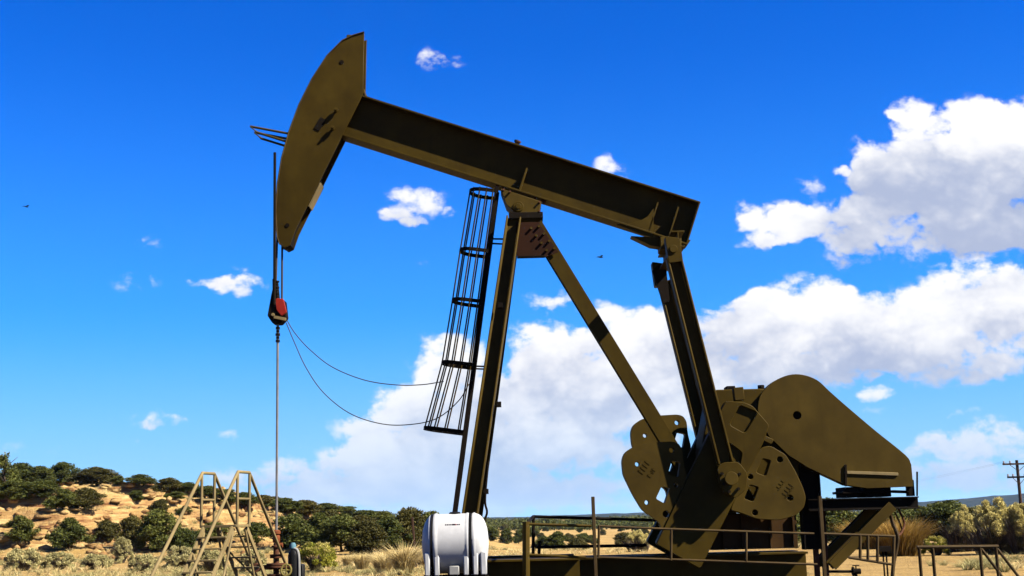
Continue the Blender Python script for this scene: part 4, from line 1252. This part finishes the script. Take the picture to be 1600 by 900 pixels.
def trunk_mb(seed, h=0.6, r=0.035):
    rnd = random.Random(seed); mb = MB()
    p = Vector((0, 0, -0.06)); rad_ = r
    tops = []
    prev = p
    for k in range(4):
        q = Vector((rnd.uniform(-.05, .05), rnd.uniform(-.05, .05), h * (k + 1) / 4))
        mb.cyl(prev, q, rad_, 7, rad_ * 0.72); rad_ *= 0.72; prev = q; tops.append(q)
    for k in range(6):
        b = tops[k % 3]; t = k * 1.05 + rnd.random()
        e = b + Vector((math.cos(t) * .33, math.sin(t) * .33, 0.14 + rnd.random() * 0.2))
        mb.cyl(b, e, r * 0.42, 6, r * 0.12)
    return mb

def mb_np(mb):
    tri = []
    for f in mb.f:
        for i in range(1, len(f) - 1): tri.append((f[0], f[i], f[i + 1]))
    return np.array([tuple(v) for v in mb.v]), np.array(tri)

TREE_M = []                    # (crown mesh, trunk mesh, joined mesh)
for k in range(8):
    spz = k in (6, 7)
    Vc, Fc = juniper_crown(100 + k, nclump=30 if spz else 60, per=80 if spz else 170, size=0.04 if spz else 0.038, sparse=spz)
    Vt, Ft = mb_np(trunk_mb(200 + k, 0.75 if spz else 0.6, 0.032))
    lm = M_OLIVETREE if k in (2, 5, 7) else M_JUN
    mc = mesh_from_np('crown', Vc, Fc, [lm]); mt = mesh_from_np('trunk', Vt, Ft, [M_BARK])
    mj = mesh_from_np('juniper', np.concatenate([Vc, Vt]), np.concatenate([Fc, Ft + len(Vc)]), [lm, M_BARK], [0] * len(Fc) + [1] * len(Ft))
    TREE_M.append((mc, mt, mj))

_tr = random.Random(5)
def tree(loc, w, h, label, group=None, kind=None, parts=True, name='juniper_tree', cat='tree'):
    k = _tr.choice([0, 1, 2, 3, 4, 5]) if kind is None else kind
    mc, mt, mj = TREE_M[k]
    rz = _tr.uniform(0, 6.28)
    if parts:
        r = bpy.data.objects.new(name, None); r.empty_display_size = 0.2; link(r)
        for nm, me in (('crown', mc), ('trunk', mt)):
            c = bpy.data.objects.new(nm, me); link(c); c.parent = r
    else:
        r = bpy.data.objects.new(name, mj); link(r)
    r.location = loc; r.rotation_euler = (0, 0, rz); r.scale = (w, w, h)
    tag(r, label, cat, group)
    return r

def tree_px(px, base_y, wpx, top_y, label, group=None, kind=None, parts=True, dmin=29, **kw):
    g_ = ground_hit(px, base_y, dmin)
    m = g_.y / F_PX
    top = EYE + ray(px, top_y).z * g_.y
    hh_ = max(0.6, top - g_.z)
    return tree(g_ - Vector((0, 0, 0.05)), wpx * m * 1.12, hh_ * 1.04, label, group, kind, parts, **kw)

CRG = 'junipers along the crest of the left hill'
SLG = 'junipers on the face of the left hill'
LRG = 'junipers at the foot of the left hill'
BDG = 'dense junipers behind the dry grass left of the tank'
for a in [
    (6, 772, 56, 708, 'tall sparse tree with bare reddish limbs at the left end of the hill crest', CRG, 6),
    (32, 764, 80, 727, 'broad dark juniper on the crest beside the tall sparse tree', CRG, 0),
    (64, 758, 56, 730, 'second dark juniper from the left end of the hill crest', CRG, 3),
    (97, 757, 52, 724, 'tallest rounded juniper on the crest above the tan ledge', CRG, 1),
    (122, 757, 36, 738, 'low juniper filling the gap beside the tallest crest juniper', CRG, 4),
    (150, 759, 76, 731, 'wide flat topped juniper in the middle of the left crest', CRG, 5),
    (184, 760, 26, 744, 'small juniper trailing right of the wide flat topped crest juniper', CRG, 3),
    (222, 763, 48, 742, 'round juniper standing alone on the crest between two sky gaps', CRG, 0),
    (264, 770, 46, 747, 'dark juniper on the crest just left of the stile handrail', CRG, 2),
    (292, 774, 40, 754, 'juniper on the crest seen beside the left arch of the stile', CRG, 1),
    (322, 780, 44, 758, 'juniper on the crest seen through the left arch of the stile', CRG, 4),
    (352, 786, 46, 765, 'juniper on the crest between the two arches of the stile', CRG, 3),
    (384, 790, 48, 770, 'juniper on the crest seen through the right arch of the stile', CRG, 0),
    (414, 795, 50, 774, 'juniper on the crest just left of the hanging rod', CRG, 5),
    (444, 802, 54, 779, 'juniper on the crest just right of the hanging rod', CRG, 1),
    (474, 806, 54, 782, 'rounded crest juniper above the yellow green bush', CRG, 2),
    (506, 808, 56, 787, 'juniper on the falling crest right of the yellow green bush', CRG, 0),
    (540, 812, 56, 792, 'low crest juniper above a pale rock ledge', CRG, 3),
    (572, 814, 52, 796, 'last low juniper where the crest falls to the plain', CRG, 4),
    (22, 786, 70, 745, 'dark juniper at the left edge of the upper slope', SLG, 1),
    (62, 788, 74, 744, 'large dark juniper in the upper left thicket on the slope', SLG, 4),
    (98, 796, 62, 762, 'low juniper in the middle of the slope thicket', SLG, 0),
    (132, 800, 66, 758, 'pointed juniper at the right end of the slope thicket', SLG, 2),
    (212, 782, 34, 764, 'small juniper under the reddish ledge high on the slope', SLG, 3),
    (250, 800, 34, 777, 'slender olive juniper on the bare slope', SLG, 5),
    (288, 806, 26, 791, 'small round juniper seen between the stile posts', SLG, 0),
    (275, 790, 40, 765, 'juniper below the crest left of the stile', SLG, 1),
    (30, 858, 62, 800, 'dark juniper leftmost at the foot of the hill', LRG, 3),
    (106, 860, 72, 805, 'rounded juniper second from left at the foot of the hill', LRG, 0),
    (168, 852, 48, 808, 'olive juniper in the middle of the row at the hill foot', LRG, 5),
    (206, 858, 58, 800, 'upright juniper left of the largest dark one at the hill foot', LRG, 2),
    (245, 862, 84, 790, 'largest dark juniper at the hill foot left of the stile', LRG, 1),
    (285, 872, 56, 815, 'low juniper at the hill foot behind the sloping stile rail', LRG, 4),
    (330, 850, 60, 812, 'dark juniper seen through the steps of the stile', LRG, 0),
    (400, 850, 60, 812, 'dark juniper behind the right side of the stile', LRG, 3),
    (455, 858, 70, 806, 'dense juniper right behind the wellhead', BDG, 1),
    (497, 862, 74, 806, 'dense juniper behind the yellow green bush', BDG, 0),
    (535, 862, 74, 802, 'tall dense juniper right of the yellow green bush', BDG, 4),
    (572, 866, 66, 816, 'dark juniper above the pale dry grass', BDG, 2),
    (606, 862, 62, 812, 'dark juniper left of the grey leaved tree', BDG, 3),
    (520, 842, 66, 800, 'olive juniper higher up behind the dense front row', BDG, 5),
    (565, 838, 60, 806, 'juniper half hidden under the pale ledge', BDG, 5),
    (600, 828, 56, 800, 'small crested juniper near the end of the ridge', BDG, 1),
    (642, 858, 66, 796, 'taller grey green tree with open crown behind the leaning post', BDG, 2),
    (672, 856, 50, 802, 'dark tree partly hidden by the left end of the white tank', BDG, 3),
]:
    f = 0.86 if a[5] in (SLG, LRG) else 1.0
    tree_px(a[0], a[1], a[2] * f, lerp(a[1], a[3], f * 1.04), a[4], a[5], a[6])

# the plain to the right: junipers getting smaller with distance
rnd = random.Random(21)
FWG = 'scattered junipers on the plain right of the motor'
for k in range(210):
    u = rnd.uniform(0.20, 0.46); y = 75 * math.exp(rnd.random() ** 0.8 * 1.75)
    if y < 105 and (u > 0.36 or rnd.random() < 0.5): continue
    x = u * y; w = rnd.uniform(2.8, 5.0)
    tree(Vector((x, y, float(height(x, y)) - 0.05)), w * 1.15, w * rnd.uniform(0.62, 0.85), 'dark juniper scattered across the plain right of the motor platform', FWG, None, False)
CWG = 'scattered junipers on the plain behind the crank guard'
for k in range(56):
    u = rnd.uniform(-0.03, 0.20); y = 100 * math.exp(rnd.random() ** 0.7 * 1.5)
    x = u * y; w = rnd.uniform(1.8, 3.4)
    tree(Vector((x, y, float(height(x, y)) - 0.05)), w, w * rnd.uniform(0.6, 0.8), 'low juniper scattered on the plain behind the crank guard rails', CWG, None, False)

# far woodland that reads as one mass
rs = np.random.RandomState(3)
Vf, Ff = [], []
minis = []
for k in range(5):
    cs = [np.array([rs.normal() * 0.42, rs.normal() * 0.42, rs.uniform(0.1, 0.95)]) for _ in range(12)]
    minis.append(leaf_cloud(rs, cs, [0.34] * 12, 12, 0.22))
n_ = 0
for k in range(4600):
    u = rs.uniform(-0.12, 0.5); y = 430 * math.exp(rs.rand() * 1.9)
    if fbm(np.array(u * y / 160.0), np.array(y / 160.0), 3) < 0.47: continue
    x = u * y; s_ = rs.uniform(1.6, 3.2)
    v, f = minis[rs.randint(5)]
    Vf.append(v * np.array([s_, s_, s_ * rs.uniform(0.8, 1.3)]) + np.array([x, y, float(height(x, y))])); Ff.append(f + n_); n_ += len(v)
wl = bpy.data.objects.new('far_woodland', mesh_from_np('far_woodland', np.concatenate(Vf), np.concatenate(Ff), [M_JUN])); link(wl)
wl['kind'] = 'stuff'

# blades and twigs
def blade_clump(rs, n, w, h, spread, width, curve=0.35, base=0.15):
    t = rs.rand(n) * 2 * np.pi; r0 = w * base * np.sqrt(rs.rand(n))
    lean = spread * np.sqrt(rs.rand(n)); ln = h * (0.55 + 0.45 * rs.rand(n))
    dx, dy = np.cos(t), np.sin(t)
    b = np.stack([dx * r0, dy * r0, np.zeros(n) - 0.02], 1)
    m = b + np.stack([dx * lean * ln * 0.45, dy * lean * ln * 0.45, ln * 0.62], 1)
    e = b + np.stack([dx * lean * ln * (1 + curve), dy * lean * ln * (1 + curve), ln * (1 - 0.25 * lean)], 1)
    j = rs.normal(size=(n, 3)) * 0.05 * h; m += j; e += j * 1.8
    pa = rs.rand(n) * 6.28
    s = np.stack([np.cos(pa), np.sin(pa), np.zeros(n)], 1) * width
    V_ = np.stack([b - s, b + s, m + s * 0.8, m - s * 0.8, e], 1).reshape(-1, 3)
    i = np.arange(n)[:, None] * 5
    F_ = np.concatenate([i + np.array([[0, 1, 2]]), i + np.array([[0, 2, 3]]), i + np.array([[3, 2, 4]])])
    return V_, F_, e

def bush(name, label, cat, loc, w, h, kind, seed, group=None):
    rs = np.random.RandomState(seed)
    r = bpy.data.objects.new(name, None); r.empty_display_size = 0.2; link(r); r.location = loc; tag(r, label, cat, group)
    def child(nm, V_, F_, mat):
        o = bpy.data.objects.new(nm, mesh_from_np(nm, V_, F_, [mat])); link(o); o.parent = r; return o
    if kind == 'grass':
        V_, F_, e = blade_clump(rs, 900, w, h, 0.62, 0.012); child('blades', V_, F_, M_STRAW)
    elif kind == 'amber':
        V_, F_, e = blade_clump(rs, 2600, w * 1.6, h, 0.75, 0.011, 0.15, 0.28); child('stems', V_, F_, M_AMBER)
    elif kind == 'yellow':
        V_, F_, e = blade_clump(rs, 450, w * 1.2, h * 0.7, w / h * 0.6, 0.013, 0.1, 0.3); child('stems', V_, F_, M_TWIG)
        cs, rr_, lo, lr = [], [], [], []
        for k in range(9):
            t = k * 2.4 + rs.rand(); q = 0.40 * w * math.sqrt((k + 0.3) / 9)
            hp = h * (1.0 - 0.45 * (q / (0.5 * w)) ** 2) * (0.85 + 0.15 * rs.rand())
            for m_ in range(12):
                f = rs.rand() ** 0.8
                rad_ = 0.15 * w * math.sin(math.pi * min(1, 0.25 + 0.7 * f)) * rs.rand() ** 0.5; a = rs.rand() * 6.28
                cs.append(np.array([q * math.cos(t) + rad_ * math.cos(a), q * math.sin(t) + rad_ * math.sin(a), hp * (0.42 + 0.55 * f)])); rr_.append((0.05 + 0.03 * rs.rand()) * (w + h) * 0.5)
            for m_ in range(5):
                a = rs.rand() * 6.28; rad_ = 0.16 * w * rs.rand() ** 0.5
                lo.append(np.array([q * math.cos(t) + rad_ * math.cos(a), q * math.sin(t) + rad_ * math.sin(a), hp * 0.5 * rs.rand()])); lr.append(0.07 * (w + h) * 0.5)
        V_, F_ = leaf_cloud(rs, cs, rr_, 260, 0.028 * (w + h) / 3.0, up=2.2, flat=1.2); child('plumes', V_, F_, M_BRUSH)
        V_, F_ = leaf_cloud(rs, lo, lr, 200, 0.032 * (w + h) / 3.0, up=1.2, flat=1.0); child('foliage', V_, F_, M_SAGEDARK)
    else:
        V_, F_, e = blade_clump(rs, 420, w, h * 0.85, w / h * 0.62, 0.011, 0.1, 0.12); child('stems', V_, F_, M_TWIG)
        cs, rr_ = [], []
        for k in range(58):
            z = rs.rand() ** 0.7; t = rs.rand() * 6.283
            q = 0.5 * w * math.sqrt(max(0.0, 1 - (0.92 * z) ** 2)) * (0.55 + 0.42 * rs.rand() ** .4)
            cs.append(np.array([q * math.cos(t), q * math.sin(t), h * (0.04 + 0.86 * z)])); rr_.append((0.07 + 0.05 * rs.rand()) * (w + h) * 0.5)
        lm = {'green': M_RABBIT, 'sage': M_SAGE, 'amber': M_AMBER, 'yellow': M_BRUSH}[kind]
        V_, F_ = leaf_cloud(rs, cs, rr_, 150, 0.05 * (w + h) / 3.0, up=0.8, flat=0.9); child('foliage', V_, F_, lm)
        if kind in ('green', 'yellow'):
            top = [c for c in cs if c[2] > h * (0.62 if kind == 'green' else 0.38)]
            tops = [c * np.array([1.05, 1.05, 1.06]) for c in top]
            V_, F_ = leaf_cloud(rs, tops, [0.09 * (w + h) * 0.5] * len(tops), 60 if kind == 'green' else 300, 0.042 * (w + h) / 3.0, up=1.2, flat=0.8); child('flower_heads', V_, F_, M_FLOWER)
    return r

def bush_px(px, base_y, wpx, top_y, name, label, cat, kind, seed, group=None, dist=None):
    if dist: 
        a = ray(px, 800); g_ = Vector((a.x * dist, dist, float(height(a.x * dist, dist))))
    else: g_ = ground_hit(px, base_y)
    top = EYE + ray(px, top_y).z * g_.y
    return bush(name, label, cat, g_, wpx * g_.y / F_PX, max(0.3, top - g_.z), kind, seed, group)

bush_px(495, 893, 66, 847, 'rabbitbrush', 'round yellow green bush right of the wellhead', 'bush', 'green', 1)
bush_px(1463, 868, 44, 838, 'rabbitbrush', 'small yellow green bush behind the pipe barrier', 'bush', 'green', 2)
YBG = 'tall pale yellow brush at the right edge'
bush_px(1508, 862, 56, 790, 'tall_brush', 'shorter pale yellow brush at the left of the tall brush clump', 'bush', 'yellow', 3, YBG)
bush_px(1560, 866, 88, 774, 'tall_brush', 'largest pale yellow brush below the utility pole', 'bush', 'yellow', 4, YBG)
bush_px(1602, 866, 56, 776, 'tall_brush', 'pale yellow brush cut by the right edge of the photo', 'bush', 'yellow', 5, YBG)
bush_px(1534, 860, 56, 800, 'tall_brush', 'lower dark stemmed brush between the two taller yellow ones', 'bush', 'yellow', 6, YBG)
bush_px(1405, 868, 62, 802, 'amber_brush', 'orange brown bush behind the hanging conduit', 'bush', 'amber', 7, 'orange brown bushes behind the motor platform')
bush_px(1362, 858, 60, 806, 'amber_brush', 'orange brown bush behind the motor platform strut', 'bush', 'amber', 8, 'orange brown bushes behind the motor platform')
bush_px(997, 862, 40, 824, 'pale_brush', 'pale yellow bush seen left of the lower counterweight', 'bush', 'yellow', 9)
GG = 'clumps of tall dry grass left of the tank'
for i, (px, by, wpx, ty, lb_) in enumerate([
    (632, 898, 62, 843, 'tallest straw coloured grass clump touching the white tank'),
    (600, 897, 52, 856, 'feathery dry grass clump left of the tallest one'),
    (566, 890, 48, 860, 'low dry grass clump right of the yellow green bush'),
    (664, 890, 36, 850, 'dry grass clump behind the left end of the white tank'),
    (545, 884, 34, 864, 'smallest dry grass clump beside the yellow green bush')]):
    bush_px(px, by, wpx, ty, 'dry_grass_clump', lb_, 'grass clump', 'grass', 30 + i, GG)
SG = 'grey sagebrush in front of the left hill'
for i, (px, by, wpx, ty, lb_) in enumerate([
    (36, 892, 60, 856, 'large grey sagebrush at the lower left corner'),
    (92, 890, 50, 862, 'grey sagebrush right of the lower left corner'),
    (190, 880, 34, 838, 'tall bare grey sagebrush standing above the others'),
    (150, 890, 50, 866, 'low sagebrush left of the tall bare one'),
    (225, 896, 50, 866, 'sagebrush near the foot of the stile rail'),
    (280, 890, 50, 852, 'sagebrush seen under the stile rail'),
    (330, 896, 50, 858, 'sagebrush seen through the stile steps'),
    (395, 896, 44, 858, 'sagebrush under the right side of the stile')]):
    bush_px(px, by, wpx, ty, 'sagebrush', lb_, 'bush', 'sage', 50 + i, SG)

# low cover of dry grass and scrub
rs = np.random.RandomState(11)
def scatter(name, n, mat, wr, hr, blades, width, dens, y0=27, y1=120, seed=0):
    rs = np.random.RandomState(seed)
    Vs, Fs, k0 = [], [], 0
    protos = [blade_clump(rs, blades, 1.0, 1.0, 0.8, width) for _ in range(5)]
    ys = y0 + (y1 - y0) * rs.rand(n) ** 1.7
    us = rs.uniform(-0.47, 0.47, n)
    xs = us * ys
    m = (fbm(xs / 7 + 5 * seed, ys / 7, 3) > dens + 0.16 * np.clip(us / 0.2, 0, 1)) & (ys > 28.8)
    xs, ys = xs[m], ys[m]
    zs = height(xs, ys)
    for x, y, z in zip(xs, ys, zs):
        V_, F_, _e = protos[rs.randint(5)]
        w = rs.uniform(*wr); h = rs.uniform(*hr); t = rs.rand() * 6.28
        c, s = math.cos(t), math.sin(t)
        q = np.empty_like(V_)
        q[:, 0] = (V_[:, 0] * c - V_[:, 1] * s) * w + x; q[:, 1] = (V_[:, 0] * s + V_[:, 1] * c) * w + y; q[:, 2] = V_[:, 2] * h + z
        Vs.append(q); Fs.append(F_ + k0); k0 += len(V_)
    o = bpy.data.objects.new(name, mesh_from_np(name, np.concatenate(Vs), np.concatenate(Fs), [mat])); link(o)
    o['kind'] = 'stuff'
    return o
scatter('dry_grass', 6500, M_STRAW, (0.25, 0.6), (0.12, 0.35), 26, 0.02, 0.47, seed=1)
scatter('low_scrub', 3400, M_SAGE, (0.4, 0.9), (0.15, 0.42), 90, 0.008, 0.50, y1=135, seed=2)

# broken stone below the ledges
rs = np.random.RandomState(77)
bm = bmesh.new(); bmesh.ops.create_icosphere(bm, subdivisions=1, radius=1)
rv0 = np.array([tuple(v.co) for v in bm.verts]); rf0 = np.array([[v.index for v in f.verts] for f in bm.faces]); bm.free()
Vr, Fr, n_ = [], [], 0
uu, yy_ = rs.uniform(-0.46, -0.08, 9000), rs.uniform(74, 150, 9000)
xx_ = uu * yy_
sl = np.abs(height(xx_, yy_ + 0.6) - height(xx_, yy_ - 0.6))
keep = rs.rand(9000) < np.clip(sl * 0.55, 0.02, 0.5)
for x, y, z in zip(xx_[keep], yy_[keep], height(xx_[keep], yy_[keep])):
    v = rv0 * (1 + rs.normal(size=rv0.shape) * 0.22) * np.array([rs.uniform(0.18, 0.7), rs.uniform(0.18, 0.5), rs.uniform(0.1, 0.34)])
    Vr.append(v + np.array([x, y, float(z) + 0.03])); Fr.append(rf0 + n_); n_ += len(rv0)
rub = link(bpy.data.objects.new('rubble', mesh_from_np('rubble', np.concatenate(Vr), np.concatenate(Fr), [M_GROUND]))); rub['kind'] = 'stuff'

# sandstone boulders on the slope
def rock(loc, s, seed, label, group):
    rs = np.random.RandomState(seed)
    bm = bmesh.new(); bmesh.ops.create_icosphere(bm, subdivisions=3, radius=1)
    for v in bm.verts:
        c = v.co
        k = 1 + 0.35 * (float(fbm(np.array(c.x * 1.3 + seed), np.array(c.y * 1.3 + c.z * 1.7), 3)) - 0.5) * 2
        v.co = Vector((c.x * k * s * 1.25, c.y * k * s, max(-0.5, min(0.5, c.z * k)) * s * 0.9))
    me = bpy.data.meshes.new('sandstone_rock'); bm.to_mesh(me); bm.free()
    me.materials.append(M_GROUND)
    o = bpy.data.objects.new('sandstone_rock', me); link(o); o.location = loc; o.rotation_euler = (0, 0, rs.rand() * 6)
    tag(o, label, 'rock', group)
RG = 'sandstone rocks on the left hill'
for i, (px, py, wpx, lb_) in enumerate([
    (60, 842, 22, 'tan rock between the two leftmost junipers at the hill foot'), (48, 846, 12, 'small rock beside the leftmost foot juniper'),
    (140, 838, 16, 'tan rock right of the second foot juniper'), (150, 815, 14, 'rock on the bare slope above the foot junipers'),
    (115, 770, 18, 'flat rock on the upper ledge below the crest'), (180, 768, 20, 'reddish rock on the upper ledge under the wide crest juniper'),
    (205, 772, 14, 'rock on the upper ledge under the lone crest juniper'), (235, 776, 16, 'rock at the right end of the reddish ledge'),
    (20, 795, 16, 'rock on the lower ledge at the left edge'), (170, 800, 12, 'small rock on the open slope'),
    (300, 845, 14, 'rock seen below the stile platform'), (430, 806, 14, 'pale rock beside the hanging rod'),
    (484, 820, 12, 'small pale rock among the junipers above the yellow green bush'), (590, 823, 26, 'pale flat rock ledge above the dry grass')]):
    q = ground_hit(px, py); rock(q, wpx * q.y / F_PX * 0.5, 300 + i, lb_, RG)

# ------------------------------------------------------------------ utility pole, wires
YU = 150.0
pt, pb = P(1588.5, 719, YU), P(1595, 800, YU)
pb = Vector((pt.x, YU, float(height(pt.x, YU)) - 0.3))
up_ = thing('utility_pole', 'brown wooden utility pole with two crossarms at the right edge', 'utility pole', pb)
build('pole', MB().cyl(pb, pt, 0.21, 12, 0.16), M_WOOD, up_)
for nm, py, hl_ in (('crossarm', 725, 1.75), ('crossarm', 745.5, 1.35)):
    z = P(1589, py, YU).z
    ca_ = build(nm, MB().box(pt.x - hl_, pt.x + hl_, YU - 0.28, YU - 0.16, z - 0.1, z + 0.1), M_WOOD if py < 740 else M_DARK, up_)
    mb = MB()
    for dx in (-0.92, -0.5, 0.5, 0.92):
        mb.cut().lathe([(0.05, 0), (0.12, 0.05), (0.06, 0.14), (0.12, 0.2), (0.05, 0.3)], (pt.x + dx * hl_, YU - 0.22, z + 0.08), n=10)
    build('insulator', mb, M_PORC, ca_)
    mb = MB()
    for s in (-1, 1):
        mb.cut().bar((pt.x + s * hl_ * 0.55, YU - 0.24, z - 0.06), (pt.x + s * 0.1, YU - 0.2, z - 0.75), 0.06, 0.05, (0, 1, 0))
    build('arm_brace', mb, M_RAIL, ca_)
z = P(1589, 725, YU).z + 0.3
for i, dx in enumerate((-1.6, -0.88)):
    a = Vector((pt.x + dx, YU - 0.2, z)); b = P(1285, 772 + i * 3, 620)
    pts = [a.lerp(b, t / 20) - Vector((0, 0, 1.0 * 4 * (t / 20) * (1 - t / 20))) for t in range(21)]
    tag(build('power_line', MB().tube(pts, 0.007, 5), M_CABLE, None, origin=a), ('outer' if i == 0 else 'inner') + ' faint power line running left from the top crossarm', 'power line', 'power lines')

# ------------------------------------------------------------------ birds
def bird(px, py, Y, label, yaw, size):
    c = P(px, py, Y)
    b = thing('bird', label, 'bird', c, 'birds in the sky')
    f = Vector((math.cos(yaw), math.sin(yaw), 0)); s = Vector((-f.y, f.x, 0))
    body = MB().lathe([(0.004, -0.5 * size), (0.05 * size, -0.42 * size), (0.10 * size, -0.1 * size), (0.11 * size, 0.1 * size), (0.07 * size, 0.3 * size), (0.075 * size, 0.38 * size), (0.04 * size, 0.46 * size), (0.005, 0.55 * size)], c, f, 12)
    body.add([c - f * 0.38 * size + s * 0.04 * size, c - f * 0.38 * size - s * 0.04 * size, c - f * 0.72 * size - s * 0.12 * size, c - f * 0.72 * size + s * 0.12 * size], [(0, 1, 2, 3)])
    build('body', body, M_FEATHER, b)
    for sg in (-1, 1):
        r0, r1 = c + f * 0.16 * size + s * sg * 0.06 * size, c - f * 0.14 * size + s * sg * 0.06 * size
        m0, m1 = c + f * 0.24 * size + s * sg * 0.5 * size + Vector((0, 0, .25 * size)), c - f * 0.14 * size + s * sg * 0.45 * size + Vector((0, 0, .22 * size))
        e0 = c - f * 0.08 * size + s * sg * 1.0 * size + Vector((0, 0, .12 * size))
        up2 = Vector((0, 0, 0.018 * size))
        build('wing', MB().add([r0, m0, e0, m1, r1, r0 + up2, m0 + up2, e0 + up2, m1 + up2, r1 + up2],
              [(0, 1, 3, 4), (1, 2, 3), (5, 9, 8, 6), (6, 8, 7), (0, 5, 6, 1), (1, 6, 7, 2), (2, 7, 8, 3), (3, 8, 9, 4), (4, 9, 5, 0)]), M_FEATHER, b, label=None)
bird(41, 323, 70, 'tiny dark bird flying in clear sky left of the horsehead', 1.1, 0.32)
bird(938, 402, 70, 'tiny dark bird flying below the rear half of the walking beam', 0.5, 0.36)

# ------------------------------------------------------------------ the air over the plain
hz = MB().box(-9400, 9400, -9400, 9400, -24, 90)
m = bpy.data.materials.new('thin_blue_air'); m.use_nodes = True
nt = m.node_tree; nt.nodes.clear()
vo = nt.nodes.new('ShaderNodeVolumePrincipled'); vo.inputs['Color'].default_value = (0.42, 0.66, 1.0, 1); vo.inputs['Density'].default_value = HAZE
ou = nt.nodes.new('ShaderNodeOutputMaterial'); nt.links.new(vo.outputs[0], ou.inputs['Volume'])
air = build('haze', hz, m, None, smooth=0)
air['kind'] = 'stuff'
